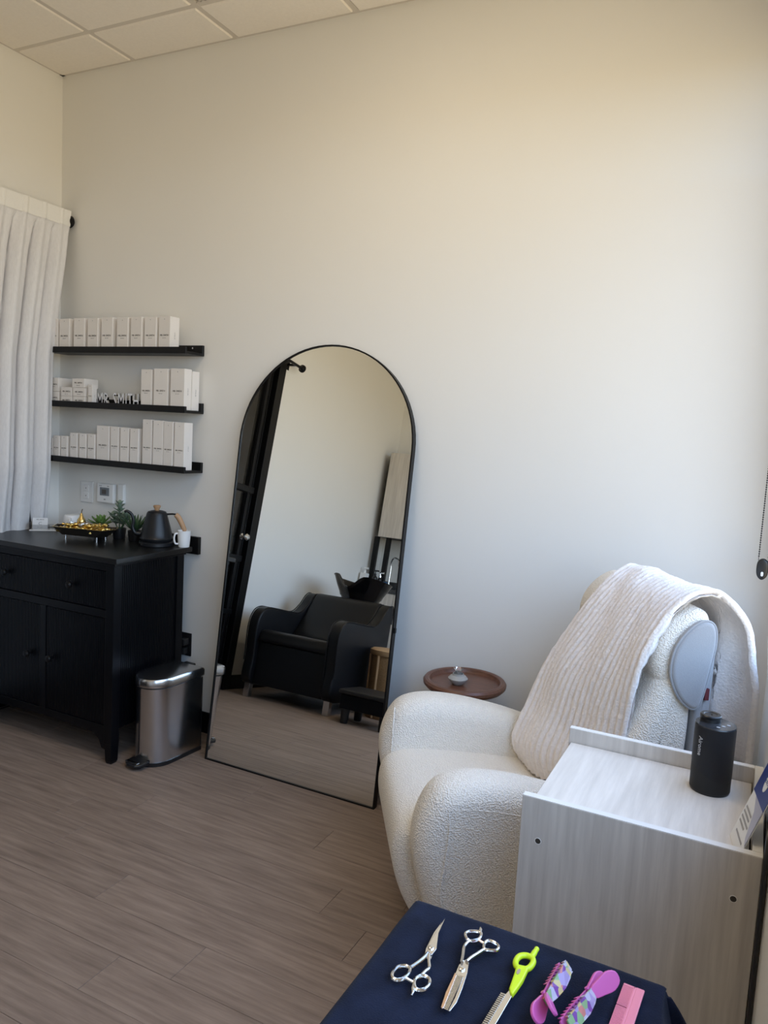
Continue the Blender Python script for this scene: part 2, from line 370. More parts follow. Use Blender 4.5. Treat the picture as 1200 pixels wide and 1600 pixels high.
lt = thing('ceiling_light', 'recessed rectangular light panel in the grid ceiling', 'ceiling light', (gx[3]+.305, gy[3], H-.008))
MB().box(-.27, .27, -.58, .58, -.001, .004).build('diffuser', DIFF, lt)
m = MB()
for a in ((-.3, -.27, -.61, .61), (.27, .3, -.61, .61), (-.27, .27, -.61, -.58), (-.27, .27, .58, .61)): m.box(*a, -.004, .014)
m.build('frame', WHITEP, lt)
# window on the right wall
w1 = sempty('window_1', (W+.08, (WIN[0]+WIN[1])/2, WIN[2]))
yy0, yy1, zz0, zz1 = WIN
for a in ((yy0, yy0+.05, zz0, zz1), (yy1-.05, yy1, zz0, zz1), (yy0+.05, yy1-.05, zz0, zz0+.05), (yy0+.05, yy1-.05, zz1-.05, zz1), ((yy0+yy1)/2-.025, (yy0+yy1)/2+.025, zz0+.05, zz1-.05), (yy0+.05, yy1-.05, 2.42, 2.46)):
    MB().box(W+.035, W+.08, *a).build('window_frame', BLACKM, w1, wc=True)
MB().box(W+.056, W+.060, yy0+.04, yy1-.04, zz0+.04, zz1-.04).build('pane', GLASSW, w1, wc=True)
MB().box(W-.012, W+.035, yy0-.02, yy1+.02, zz0-.02, zz0).build('window_sill', WHITEP, w1, wc=True, bevel=.003)
# glass front (door) on the left wall
d1 = sempty('door_1', (-0.05, (DOOR[0]+DOOR[1])/2, 0))
def dbar(name, x0, x1, y0, y1, z0, z1): return MB().box(x0, x1, y0, y1, z0, z1).build(name, BLACKM, d1, wc=True, bevel=.002, seg=1)
dbar('jamb', -.14, .014, -2.05, -1.965, 0, 2.53); dbar('jamb', -.14, .012, -.255, -.17, 0, 2.53); dbar('head', -.14, .012, -1.965, -.255, 2.45, 2.53)
for a, b in ((-1.962, -1.948), (-1.944, -1.928), (-1.924, -1.892)): dbar('stile', -.075, -.03 if a < -1.95 else (-.045 if a < -1.93 else -.02), a, b, 0.0, 2.45)
dbar('stile', -.07, -.02, -1.08, -.96, 0.0, 2.45)
dbar('rail', -.075, -.012, -1.955, -.255, 1.455, 1.50); dbar('rail', -.075, -.012, -1.955, -.255, .94, .985); dbar('rail', -.075, -.015, -1.955, -.255, .55, .585); dbar('rail', -.075, -.02, -1.955, -.255, 0.0, .22)
for a, b in ((-1.892, -1.08), (-.96, -.255)): MB().box(-.05, -.044, a, b, .22, 2.45).build('pane', GLASSD, d1, wc=True)
kn = MB().lathe([(0, 0), (.024, 0), (.024, .006), (.011, .010), (.010, .03), (.022, .036), (.026, .05), (.018, .062), (0, .064)], 20, (-.02, -1.910, 1.125), Matrix.Rotation(R(90), 3, 'Y')).build('door_knob', CHROME, d1, wc=True, smooth=True)

# ================================================================== CURTAIN AND ROD
rd = thing('curtain_rod', 'black metal curtain rod along the left wall', 'curtain rod', (0.08, -1.1, 2.505))
MB().tube([(0, 1.06, 0), (0, -1.04, 0)], 0.011, 12).build('rod', BLACKM, rd, smooth=True)
for sy, yv in ((1, 1.06), (-1, -1.04)):
    mm = Matrix.Rotation(R(-90*sy), 3, 'X')
    MB().lathe([(0, 0), (.014, 0), (.015, .006), (.022, .012), (.030, .014), (.031, .026), (.024, .034), (0, .036)], 24, (0, yv, 0), mm).build('finial', BLACKM, rd, smooth=True)
for yv in (.98, -.97): MB().box(-.08, .004, yv-.008, yv+.008, -.01, .006).box(-.08, -.074, yv-.02, yv+.02, -.04, .03).build('bracket', BLACKM, rd)
def lerp_tab(tab, z):
    for (a, va), (b, vb) in zip(tab[:-1], tab[1:]):
        if (z-a)*(z-b) <= 0: return va+(vb-va)*(z-a)/(b-a)
    return tab[-1][1] if abs(z-tab[-1][0]) < abs(z-tab[0][0]) else tab[0][1]
edge = [(2.56, -.022), (2.5, -.026), (2.3, -.050), (2.06, -.088), (1.8, -.124), (1.28, -.138), (.95, -.116), (.1, -.11)]
NP = 10.0
def curtain(u, v):
    z = 2.555-(2.555-.10)*v
    e = lerp_tab(edge, z); y = e+(-1.15-e)*(u**1.05)
    base = .085 if z > 1.25 else .085-.055*min(1, (1.25-z)/.3)
    top = max(0, min(1, (z-2.30)/.18))
    ph = PI*NP*u+.55+1.5*noise.noise(Vector((u*4, 5, 3)))+(1-top)*(1.0*noise.noise(Vector((u*5, z*.5, 3)))+.35*noise.noise(Vector((u*13, z*.4, 7))))
    k = abs(math.sin(ph)); w_ = k**.40
    a = (.088-.054*top)*(.85+.5*noise.noise(Vector((u*8, 1, z*.3))))
    x = base+a*(w_-.72)+.006*math.sin(ph*4.1)+.007*noise.noise(Vector((u*34, z*1.3, 9)))
    y -= .040*w_*(1-top*.55)*min(1, u*7)
    lo = .094 if z > 2.47 else (.014 if z > 1.05 else .004)
    return Vector((max(x, lo), y, z))
cu = MB().grid(curtain, 330, 90).build('curtain', LINEN, smooth=True, origin=(0.08, -.55, .1), angle=80)
q = cu.modifiers.new('t', 'SOLIDIFY'); q.thickness = .0022
tag(cu, 'white linen curtain hanging in folds beside the product ledges', 'curtain')
def hem(u, v):
    p = curtain(u, v*.032); return p+Vector((.0032, 0, 0))
MB().grid(hem, 330, 5).build('heading_tape', mat('linen_heading', (.84, .83, .80), .9, var=.05, vscale=200, bump=.2, bscale=700), cu, smooth=True, wc=True)

# ================================================================== PRODUCT LEDGES
LED = [(1.832, 'topmost of the three black picture ledges, holding one row of tall boxes', .966), (1.561, 'middle black picture ledge holding small boxes and chrome letters', .972), (1.28, 'lowest of the three black picture ledges with boxes rising in height', .977)]
for z, lab, xr in LED:
    t = thing('picture_ledge', lab, 'shelf', (0.058, 0, z), 0, 'black picture ledges'); L_ = xr-.058
    MB().box(0, L_, -.014, 0, 0, .05).build('back_rail', LEDGE, t, bevel=.0015, seg=1)
    MB().box(0, L_, -.12, -.014, 0, .012).build('shelf_board', LEDGE, t, bevel=.0015, seg=1)
    MB().box(0, L_, -.132, -.12, 0, .030).build('front_lip', LEDGE, t, bevel=.0015, seg=1)
    MB().lathe([(0, -.001), (.004, -.001), (.004, .001), (0, .001)], 10, (L_-.06, -.0145, .037), Matrix.Rotation(R(90), 3, 'X')).build('screw', STEEL, t)
bs = MB().box(0.76, .98, -.022, -.001, .884, .969).build('backsplash_board', LEDGE, origin=(.87, -.01, .884), bevel=.002); tag(bs, 'short black board fixed to the wall behind the kettle', 'board')
ORD = ['first', 'second', 'third', 'fourth', 'fifth', 'sixth', 'seventh', 'eighth', 'ninth', 'tenth', 'eleventh', 'twelfth', 'thirteenth', 'fourteenth']
def carton(x0, x1, z0, z1, label, group, dep=.06, yf=-.118, sy=.42, small=False, rot=0.0):
    w_ = x1-x0; t = thing('product_box', label, 'box', ((x0+x1)/2, yf+dep/2, z0), rot, group)
    h_ = z1-z0
    MB().box(-w_/2, w_/2, -dep/2, dep/2, 0, h_).build('carton', BOXW, t, bevel=.0012, seg=1)
    ts = min(.0115, w_*.155)
    text('lettering', 'MR. SMITH', ts, INK, t, Matrix.Translation((0, -dep/2-.0003, h_*(.5 if small else sy+.03))) @ FACE_Y)
    text('small_print', 'hair care', ts*.55, GREYINK, t, Matrix.Translation((0, -dep/2-.0003, h_*(.5 if small else sy+.03)-ts*1.05)) @ FACE_Y)
    if h_ > .1:
        text('side_print', 'MR. SMITH', ts*.6, GREYINK, t, Matrix.Translation((w_/2+.0003, 0, h_*.45)) @ Matrix(((0, 0, 1, 0), (0, 1, 0, 0), (1, 0, 0, 0), (0, 0, 0, 1))) @ Matrix.Rotation(0, 4, 'Z'))
        MB().lathe([(0, 0), (.0022, 0), (.0022, .0004), (0, .0004)], 10, (0, -dep/2, h_*.92), Matrix.Rotation(R(90), 3, 'X')).build('printed_mark', GREYINK, t)
    return t
z1_ = 1.845
S1 = [(.066, .118), (.130, .203), (.232, .305), (.326, .399), (.421, .494), (.523, .596), (.612, .685), (.700, .773), (.788, .861)]
for i, (a, b) in enumerate(S1):
    lab = f'tall white product box on the top ledge, {ORD[i]} from the curtain'
    if i == len(S1)-1: lab = 'tall white product box at the free end of the top ledge row'
    carton(a, b, z1_, 2.003-.002*(i % 2), lab, 'boxes on the top ledge', rot=random.uniform(-.05, .05))
z2_ = 1.574
for i, (a, b, c_, h_) in enumerate([(.686, .752, 'tall slim white box next to the chrome letters on the middle ledge', 1.757), (.766, .85, 'tall white box between two others at the right of the middle ledge', 1.762), (.868, .952, 'tall white box at the front right end of the middle ledge', 1.764)]):
    carton(a, b, z2_, h_, c_, 'tall boxes on the middle ledge', dep=.05, rot=(0, .03, 0)[i])
carton(.872, .954, z2_, 1.757, 'tall white box tucked behind the end box of the middle ledge', 'tall boxes on the middle ledge', dep=.05, yf=-.066)
SM = [(.064, .128, z2_, 1.637, 'wide white carton under another beside the curtain on the middle ledge', .09), (.064, .126, 1.638, 1.707, 'wide white carton topmost of the stack by the curtain', .09),
      (.145, .224, z2_, 1.615, 'small flat white carton at the foot of the two-box stack', .06), (.146, .223, 1.616, 1.661, 'small white carton lying on one flat carton, mid ledge', .06),
      (.232, .316, z2_, 1.616, 'lowest of three small cartons stacked on the middle ledge', .07), (.231, .316, 1.617, 1.660, 'middle of three small cartons stacked on the middle ledge', .07), (.226, .31, 1.661, 1.706, 'topmost of three small cartons stacked on the middle ledge', .09)]
for a, b, c_, d_, lab, dp in SM: carton(a, b, c_, d_, lab, 'small cartons on the middle ledge', dep=dp, small=True)
carton(.336, .366, z2_, 1.678, 'narrow upright white carton before the chrome letters', 'small cartons on the middle ledge', dep=.03)
for ch, xa, lab in (('M', .384, 'chrome letter M nearest the small cartons'), ('R', .426, 'chrome letter R on the middle ledge'), ('.', .456, 'chrome full stop between the letters R and S'), ('S', .484, 'chrome letter S on the middle ledge'), ('M', .526, 'chrome letter M beside the letter I'), ('I', .560, 'chrome letter I on the middle ledge'), ('T', .586, 'chrome letter T on the middle ledge'), ('H', .624, 'chrome letter H nearest the tall white boxes')):
    t = thing('chrome_letter', lab, 'letter', (xa, -.08, z2_), 0, 'chrome letters on the middle ledge')
    text('letter', ch, .098, CHROME, t, FACE_Y, depth=.006, sx=.58)
    me = t.children[0].data; zm = min(v.co.z for v in me.vertices); me.transform(Matrix.Translation((0, 0, -zm)))
z3_ = 1.293
S3 = [(.062, .088, 1.397), (.093, .139, 1.412), (.149, .195, 1.413), (.214, .265, 1.432), (.279, .326, 1.433), (.338, .388, 1.432), (.400, .484, 1.477), (.494, .546, 1.476), (.558, .611, 1.475), (.622, .676, 1.474), (.702, .759, 1.521), (.768, .828, 1.519), (.834, .892, 1.517), (.900, .958, 1.516)]
KIND = ['short']*3+['medium']*3+['broad']+['upright']*3+['tall']*4
for i, (a, b, h_) in enumerate(S3):
    n = KIND[:i+1].count(KIND[i])
    desc = {'short': f'{ORD[n-1]} of three shortest white boxes from the curtain, lowest ledge', 'medium': f'{ORD[n-1]} of three medium white boxes from the curtain, lowest ledge', 'broad': 'broad white box at the middle of the lowest ledge', 'upright': f'{ORD[n-1]} of three slim white boxes right of the broad one, lowest ledge', 'tall': f'{ORD[n-1]} of the four tallest white boxes from the left, lowest ledge'}[KIND[i]]
    carton(a, b, z3_, h_, desc, 'boxes on the lowest ledge', dep=.05 if i < 6 else .06, sy=.38 if i > 9 else .45, rot=random.uniform(-.04, .04))

# ================================================================== WALL FITTINGS
t = thing('light_switch', 'white twin rocker switch plate under the lowest ledge', 'switch', (.215, 0, 1.125))
MB().box(-.045, .045, -.008, 0, -.056, .056).build('cover_plate', WHITEP, t, bevel=.004)
for s_ in (-1, 1): MB().box(-.018, .018, -.012, -.008, .003 if s_ > 0 else -.036, .036 if s_ > 0 else -.003).build('rocker', WHITEP, t, bevel=.002)
for s_ in (-1, 1): MB().box(-.002, .002, -.0125, -.012, s_*.02-.003, s_*.02+.003).build('indicator', INK, t)
t = thing('thermostat', 'white wall thermostat with grey screen above the plants', 'thermostat', (.365, 0, 1.13))
MB().box(-.058, .058, -.026, 0, -.05, .05).build('housing', WHITEP, t, bevel=.006)
MB().box(-.034, .030, -.0272, -.026, -.012, .030).build('screen', SCREEN, t)
MB().box(-.020, .010, -.0276, -.0272, -.004, .020).build('display_figures', INK, t)
for x in (-.036, -.026, .02, .026): MB().box(x-.003, x+.003, -.0276, -.026, .036, .040).build('button', GREYINK, t)
MB().box(-.006, .006, -.0275, -.026, -.034, -.028).build('button', GREYINK, t)
s = MB().box(.445, .486, -.02, 0, 1.085, 1.185).build('wall_sensor', WHITEP, bevel=.005, origin=(.465, 0, 1.085)); tag(s, 'narrow white sensor box on the wall right of the thermostat', 'sensor')

# ================================================================== BLACK CABINET
cb = thing('sideboard', 'black wooden sideboard with ribbed doors and drawer under the ledges', 'cabinet', (.5, -.3, 0))
X0, X1, Y0, Y1, ZT = .065, .942, -.517, -.075, .905
def cbox(name, *a, m=BLACKW, b=.002, par=cb): return MB().box(*a).build(name, m, par, wc=(par is cb), bevel=b, seg=1) if par is cb else MB().box(*[a[i]-(cb.location[i//2] if False else 0) for i in range(6)]).build(name, m, par, bevel=b, seg=1)
MB().box(.03, .978, -.541, -.06, .905, .928).build('top', BLACKTOP, cb, wc=True, bevel=.003)
MB().box(X0-.01, X1+.012, Y0-.008, Y1, .890, .905).build('cornice', BLACKW, cb, wc=True, bevel=.002)
PW = .046
for px_, py_ in ((X0, Y0), (X1-PW, Y0), (X0, Y1-PW), (X1-PW, Y1-PW)):
    sx = 1 if px_ < .5 else -1
    MB().box(px_, px_+PW, py_, py_+PW, .09, .89).build('post', BLACKW, cb, wc=True, bevel=.002)
    fx0, fx1 = (px_, px_+PW*.9) if sx > 0 else (px_+PW*.1, px_+PW)
    m = MB(); m.rings([[Vector((a, b, z)) for a, b in ((fx0+i, py_+i), (fx1-i, py_+i), (fx1-i, py_+PW-i), (fx0+i, py_+PW-i))] for z, i in ((0, .007), (.012, .003), (.10, 0))])
    m.build('foot', BLACKW, cb, wc=True, bevel=.002)
xi0, xi1 = X0+PW, X1-PW
MB().box(xi0, xi1, Y0+.006, Y0+.03, .862, .89).build('top_rail', BLACKW, cb, wc=True, bevel=.002)
MB().box(xi0, xi1, Y0+.003, Y0+.03, .655, .690).build('mid_rail', BLACKW, cb, wc=True, bevel=.002)
MB().box(.484, .523, Y0+.003, Y0+.03, .17, .655).build('centre_stile', BLACKW, cb, wc=True, bevel=.002)
ap = [(xi0, .17), (xi0, .06), (xi0+.02, .065), (xi0+.035, .10), (xi0+.07, .125), (.5, .135), (xi1-.07, .125), (xi1-.035, .10), (xi1-.02, .065), (xi1, .06), (xi1, .17)]
MB().prism(ap, Y0+.006, Y0+.028, xz).build('apron', BLACKW, cb, wc=True, bevel=.0015)
MB().box(xi0, xi1, Y1-.02, Y1-.008, .16, .89).build('back_panel', BLACKW, cb, wc=True)
MB().box(xi0, xi1, Y0+.03, Y1-.02, .16, .18).build('bottom_board', BLACKW, cb, wc=True)
def ribbed(name, x0, x1, z0, z1, y, m=BLACKW, frame=.0):
    n = max(4, int((x1-x0)/.0105)); st = (x1-x0)/n
    mb = MB(); mb.box(x0, x1, y+.004, y+.016, z0, z1)
    for i in range(n): mb.box(x0+i*st+.0014, x0+(i+1)*st-.0014, y, y+.005, z0+.001, z1-.001)
    return mb.build(name, m, cb, wc=True)
def knob(par, x, y, z):
    b = Vector(par.parent.location if par.parent else par.location) if False else Vector(cb.location)
    return MB().lathe([(0, 0), (.006, 0), (.006, .010), (.015, .016), (.017, .024), (.012, .030), (0, .032)], 18, Vector((x, y, z))-b, Matrix.Rotation(R(90), 3, 'X')).build('knob', BLACKM, par, smooth=True)
dr = ribbed('drawer', xi0+.003, xi1-.003, .693, .859, Y0+.006)
for x in (.262, .687): knob(dr, x, Y0+.006, .777)
dl = ribbed('door', xi0+.003, .481, .173, .652, Y0+.006); knob(dl, .417, Y0+.006, .415)
dr2 = ribbed('door', .526, xi1-.003, .173, .652, Y0+.006); knob(dr2, .563, Y0+.006, .417)
for xs_, nm in ((X1-.020, 'side_panel'), (X0+.006, 'side_panel')):
    ys0, ys1 = Y0+PW, Y1-PW; n = 32; st = (ys1-ys0)/n; mb = MB(); mb.box(xs_, xs_+.008, ys0, ys1, .15, .89)
    for i in range(n): mb.box(xs_-.003 if xs_ < .5 else xs_+.006, xs_+.002 if xs_ < .5 else xs_+.012, ys0+i*st+.0014, ys0+(i+1)*st-.0014, .152, .888)
    mb.build(nm, BLACKW, cb, wc=True)
ZC = .928
# --- kettle
kt = thing('gooseneck_kettle', 'matt black gooseneck kettle with wooden knob and handle', 'kettle', (.832, -.148, ZC), R(40))
kt.scale = (.89, .89, 1.0)
MB().lathe([(0, 0), (.086, 0), (.090, .004), (.090, .018), (.084, .023), (0, .023)], 40).build('power_base', KETTLE, kt, smooth=True)
MB().lathe([(0, .024), (.083, .024), (.088, .03), (.0885, .038), (.084, .044), (.080, .060), (.072, .09), (.063, .12), (.055, .145), (.052, .155), (.050, .158), (0, .158)], 40).build('body', KETTLE, kt, smooth=True)
ld = MB().lathe([(0, .157), (.047, .157), (.0475, .162), (.03, .167), (.010, .168), (0, .168)], 32).build('lid', KETTLE, kt, smooth=True)
MB().lathe([(0, .168), (.012, .168), (.013, .174), (.019, .184), (.020, .190), (.016, .192), (0, .192)], 20).build('lid_knob', CORK, ld, smooth=True)
sp = cr_spline([(-.075, 0, .055), (-.108, 0, .058), (-.122, 0, .085), (-.118, 0, .115), (-.128, 0, .145), (-.150, 0, .160), (-.165, 0, .156)], 6)
MB().tube(sp, [.011-.005*i/(len(sp)-1) for i in range(len(sp))], 10).build('spout', KETTLE, kt, smooth=True)
hd = MB().tube([(.048, 0, .150), (.08, 0, .152), (.100, 0, .150)], .0045, 8).build('handle_bracket', BLACKM, kt, smooth=True)
hp = cr_spline([(.096, 0, .150), (.112, 0, .135), (.130, 0, .105), (.148, 0, .070)], 5)
MB().tube(hp, [.011+.003*math.sin(PI*min(1, i/(len(hp)-1)*.9+.1)) for i in range(len(hp))], 12).build('handle', CORK, kt, smooth=True)
# --- mugs
def mug(name, lab, x, y, r, h, rot, up=True, m=WHITEP):
    t = thing(name, lab, 'mug', (x, y, ZC), rot, None)
    pr = [(0, 0), (r*.82, 0), (r*.86, .004), (r*.95, h*.5), (r, h), (r*.94, h), (r*.88, h*.5), (r*.78, .008), (0, .007)]
    if not up: pr = [(0, h), (r*.70, h), (r*.76, h-.004), (r*.9, h*.5), (r, 0), (r*.94, 0), (r*.84, h*.5), (r*.66, h-.008), (0, h-.008)]
    MB().lathe(pr, 32).build('cup', m, t, smooth=True)
    MB().tube(cr_spline([(r*.86, 0, h*.82), (r*1.35, 0, h*.80), (r*1.5, 0, h*.5), (r*1.3, 0, h*.22), (r*.86, 0, h*.2)], 5), .0045, 8).build('handle', m, t, smooth=True)
    return t
mug('mug', 'white mug behind the kettle on the sideboard', .950, -.090, .031, .078, R(235))
mug('upturned_cup', 'white cup turned upside down beside the gold candy tray', .232, -.115, .05, .085, R(-50), False)
mug('upturned_cup', 'white cup upside down behind the candy tray near the green rosette plant', .345, -.115, .042, .04, R(-40), False)
# --- card holder
ch = thing('card_holder', 'small clear holder with a printed card on a white base by the curtain', 'card holder', (.122, -.195, ZC), R(42))
MB().box(-.065, .065, -.032, .032, 0, .006).build('base', WHITEP, ch, bevel=.002)
MX = Matrix.Translation((-.018, -.006, .006)) @ Matrix.Rotation(R(-12), 4, 'X')
MB().box(-.036, .036, 0, .014, 0, .058, MX).build('card_stack', PAPER, ch)
text('card_print', 'MR. SMITH', .0075, INK, ch, MX @ Matrix.Translation((0, -.0006, .049)) @ FACE_Y)
text('card_emblem', 'C', .024, GREYINK, ch, MX @ Matrix.Translation((0, -.0006, .028)) @ FACE_Y)
text('card_small_print', 'hair studio', .006, GREYINK, ch, MX @ Matrix.Translation((0, -.0006, .010)) @ FACE_Y)
MB().box(-.063, .030, -.016, -.014, .006, .030).build('acrylic_front', ACRYL, ch)
MB().box(.02, .062, -.012, -.010, .006, .034).build('acrylic_pocket', ACRYL, ch)
MB().box(.052, .054, -.03, .028, .006, .048, Matrix.Rotation(R(14), 4, 'Y')).build('acrylic_side', BLACKP, ch)
MB().box(-.064, -.062, -.028, .028, .006, .042).build('acrylic_side', BLACKP, ch)
# --- candy tray
tr = thing('candy_tray', 'black and gold boat-shaped tray on short legs full of candies', 'tray', (.472, -.245, ZC), R(13))
def hexo(a, b, k): return [(-a, 0), (-a*k, -b), (a*k, -b), (a, 0), (a*k, b), (-a*k, b)]
m = MB(); m.rings([[Vector((x, y, z)) for x, y in hexo(a, b, k)] for a, b, k, z in ((.118, .050, .8, .020), (.164, .066, .8, .055), (.167, .068, .8, .057), (.160, .063, .8, .056), (.114, .046, .8, .026))]); m.build('bowl', mat('black_lacquer', (.02, .017, .014), .3, var=.2), tr)
m = MB(); m.rings([[Vector((x, y, z)) for x, y in hexo(a, b, k)] for a, b, k, z in ((.164, .0660, .8, .0575), (.1685, .0695, .8, .0575), (.1685, .0695, .8, .059), (.163, .0650, .8, .059))], closed=True); m.build('rim', GOLD, tr)
for x, y in ((-.085, -.036), (.085, -.036), (-.085, .036), (.085, .036)): MB().lathe([(0, 0), (.005, 0), (.005, .009), (.0062, .010), (.0062, .012), (.005, .013), (.005, .022), (0, .022)], 14, (x, y, 0)).build('leg', SCISSOR, tr, smooth=True)
pr = MB().lathe([(0, 0), (.016, .001), (.021, .012), (.019, .024), (.010, .038), (.007, .050), (.004, .056), (0, .057)], 20).tube([(0, 0, .054), (.002, 0, .068), (.006, 0, .076)], .0022, 6)
o = pr.build('ornament_pear', GOLD, smooth=True); o.location = (.437, -.24, ZC+.066); tag(o, 'small golden pear ornament rising among the candies', 'ornament')
cand = []
for kind, mtl in (('gold', FOIL), ('silver', SILFOIL)):
    mb = MB(); mb.sphere((0, 0, .009), .010, 8, 6, (1.25, .9, .85))
    for s_ in (-1, 1):
        mb.rings([[Vector((s_*(.010+.012*k), (.003+.008*k)*math.cos(2*PI*i/6), .009+(.002+.003*k)*math.sin(2*PI*i/6))) for i in range(6)] for k in (0, 1)])
    cand.append(mb)
cobj = {}
Mt = Matrix.Translation((.472, -.245, ZC)) @ Matrix.Rotation(R(13), 4, 'Z')
nC = 0
for row in range(2):
    for i in range(15 if row == 0 else 11):
        for j in range(3 if row == 0 else 2):
            a = (-.112+.224*i/14) if row == 0 else (-.092+.184*i/10); b = (-.036+.036*j) if row == 0 else (-.018+.036*j)
            if abs(a+.025) < .022 and row == 1: continue
            p = Mt @ Vector((a+random.uniform(-.004, .004), b+random.uniform(-.005, .005), .034+.021*row+random.uniform(0, .012)))
            kd = 1 if random.random() < .16 else 0
            if kd not in cobj:
                o = cand[kd].build('wrapped_candy', (FOIL, SILFOIL)[kd], smooth=True); cobj[kd] = o
            else: o = cobj[kd].copy(); COL.objects.link(o)
            o.location = p; o.rotation_euler = (random.uniform(-.5, .5), random.uniform(-.4, .4), random.uniform(0, PI))
            tag(o, ('gold foil wrapped candy heaped in the boat-shaped tray', 'silver foil wrapped candy among the gold ones in the tray')[kd], 'candy', ('gold candies in the tray', 'silver candies in the tray')[kd])
# --- potted succulents
def leaf_mesh(L, w, th, cup=.2):
    mb = MB(); rings = []
    for k in range(7):
        t = k/6; ww = w*math.sin(PI*(.12+.83*t))**.8; z = cup*L*t*t
        rings.append([Vector((L*t, ww/2*math.cos(2*PI*i/6), z+th/2*(1-t*.6)*math.sin(2*PI*i/6)+abs(math.cos(2*PI*i/6))*ww*.18)) for i in range(6)])
    return mb.rings(rings)
def pot(name, lab, x, y, h=.052, r=.034):
    t = thing(name, lab, 'plant', (x, y, ZC))
    MB().lathe([(0, 0), (r*.8, 0), (r*.84, .003), (r, h), (r*.9, h), (r*.86, h-.008), (0, h-.008)], 28).build('pot', BLACKP, t, smooth=True)
    return t
def leaves(t, mb, m, specs):
    first = None
    for (loc, az, elv, sc) in specs:
        if first is None: o = mb.build('leaf', m, t, smooth=True, angle=60); first = o
        else: o = first.copy(); COL.objects.link(o); o.parent = t
        o.location = loc; o.rotation_euler = (0, -elv, az); o.scale = (sc,)*3
p1 = pot('potted_succulent', 'bright green rosette succulent in a black pot behind the candy tray', .435, -.115)
leaves(p1, leaf_mesh(.070, .024, .008, .25), LEAF1, [((0, 0, .05+.004*r_), 2*PI*k/n_+r_*.4, R(8+20*r_), 1.02-.15*r_) for r_, n_ in ((0, 9), (1, 8), (2, 7), (3, 5), (3.8, 3)) for k in range(n_)])
p2 = pot('potted_succulent', 'tall dusty green branching succulent in a black pot under the thermostat', .565, -.12)
for k, (dx, dy, hh) in enumerate(((0, 0, .165), (-.055, .012, .105), (.058, -.012, .115), (.02, .03, .10))):
    pth = [(0, 0, .045), (dx*.4, dy*.4, hh*.55), (dx, dy, hh)]
    MB().tube(cr_spline(pth, 4), .003, 6).build('stem', LEAF3, p2, smooth=True)
sp2 = []
for k, (dx, dy, hh) in enumerate(((0, 0, .165), (-.055, .012, .105), (.058, -.012, .115), (.02, .03, .10))):
    for q in range(5 if k == 0 else 4):
        f = .45+.55*q/(4 if k == 0 else 3)
        for s_ in range(3): sp2.append(((dx*f, dy*f, .045+(hh-.045)*f), s_*2*PI/3+q*1.1+k, R(12+30*q/4), 1.0-.07*q))
leaves(p2, leaf_mesh(.044, .030, .006, .15), LEAF2, sp2)
p3 = pot('potted_succulent', 'dark spiky aloe-like succulent in a black pot left of the kettle', .672, -.125)
leaves(p3, leaf_mesh(.092, .017, .006, .3), LEAF3, [((0, 0, .046), 2*PI*k/n_+r_, R(28+22*r_), 1.0-.08*r_) for r_, n_ in ((0, 8), (1, 7), (2, 5)) for k in range(n_)])

# ================================================================== STEP BIN + WALL PLUG
bn = thing('step_bin', 'stainless steel step bin with D-shaped lid beside the black sideboard', 'bin', (1.065, -.165, 0), R(-4))
def dsh(w, l, ins=0, n=18):
    pts = [(w-ins, -ins), (-w+ins, -ins)]
    pts += [(-(w-ins)*math.cos(PI*k/n), -(l-w*1.1)-(w*1.1-ins)*math.sin(PI*k/n)) for k in range(n+1)]
    return pts
def dbody(name, zs, m, ins_list, bev=0.0):
    mb = MB(); mb.rings([[Vector((a, b, z)) for a, b in dsh(.088, .285, i)] for z, i in zip(zs, ins_list)]); return mb.build(name, m, bn, smooth=True, bevel=bev, angle=35)
dbody('base_ring', (0, .018), BLACKP, (-.002, -.002)); dbody('body', (.018, .352), STEEL, (.001, .001)); dbody('inner_rim', (.352, .360), BLACKP, (.004, .004))
dbody('lid', (.360, .388, .396, .400), STEEL, (-.006, -.006, -.001, .012))
MB().box(-.085, .085, -.002, .006, .02, .35).build('back_panel', BLACKP, bn)
MB().box(-.03, .03, -.006, .016, .33, .40).build('hinge', BLACKP, bn, bevel=.004)
pd = MB().prism([(-.05, -.275), (-.045, -.325), (-.02, -.345), (.03, -.345), (.05, -.325), (.05, -.275)], .012, .030, xy).build('pedal', BLACKP, bn, bevel=.006, seg=3)
MB().box(-.036, .036, -.336, -.318, .030, .034).build('pedal_trim', STEEL, pd, bevel=.002)
t = thing('power_plug', 'black power plug sticking out of the wall behind the bin', 'plug', (.905, 0, .425))
MB().box(-.035, .035, -.007, 0, -.058, .058).build('outlet_plate', BLACKP, t, bevel=.003)
MB().box(-.022, .026, -.05, -.007, .002, .038).build('plug_body', BLACKP, t, bevel=.006)
MB().box(-.018, .020, -.045, -.007, -.045, -.010).build('plug_body', BLACKP, t, bevel=.006)
MB().tube(cr_spline([(0, -.04, -.03), (-.03, -.05, -.05), (-.06, -.04, -.15), (-.09, -.03, -.37)], 6), .0035, 7).build('cable', BLACKP, t, smooth=True)

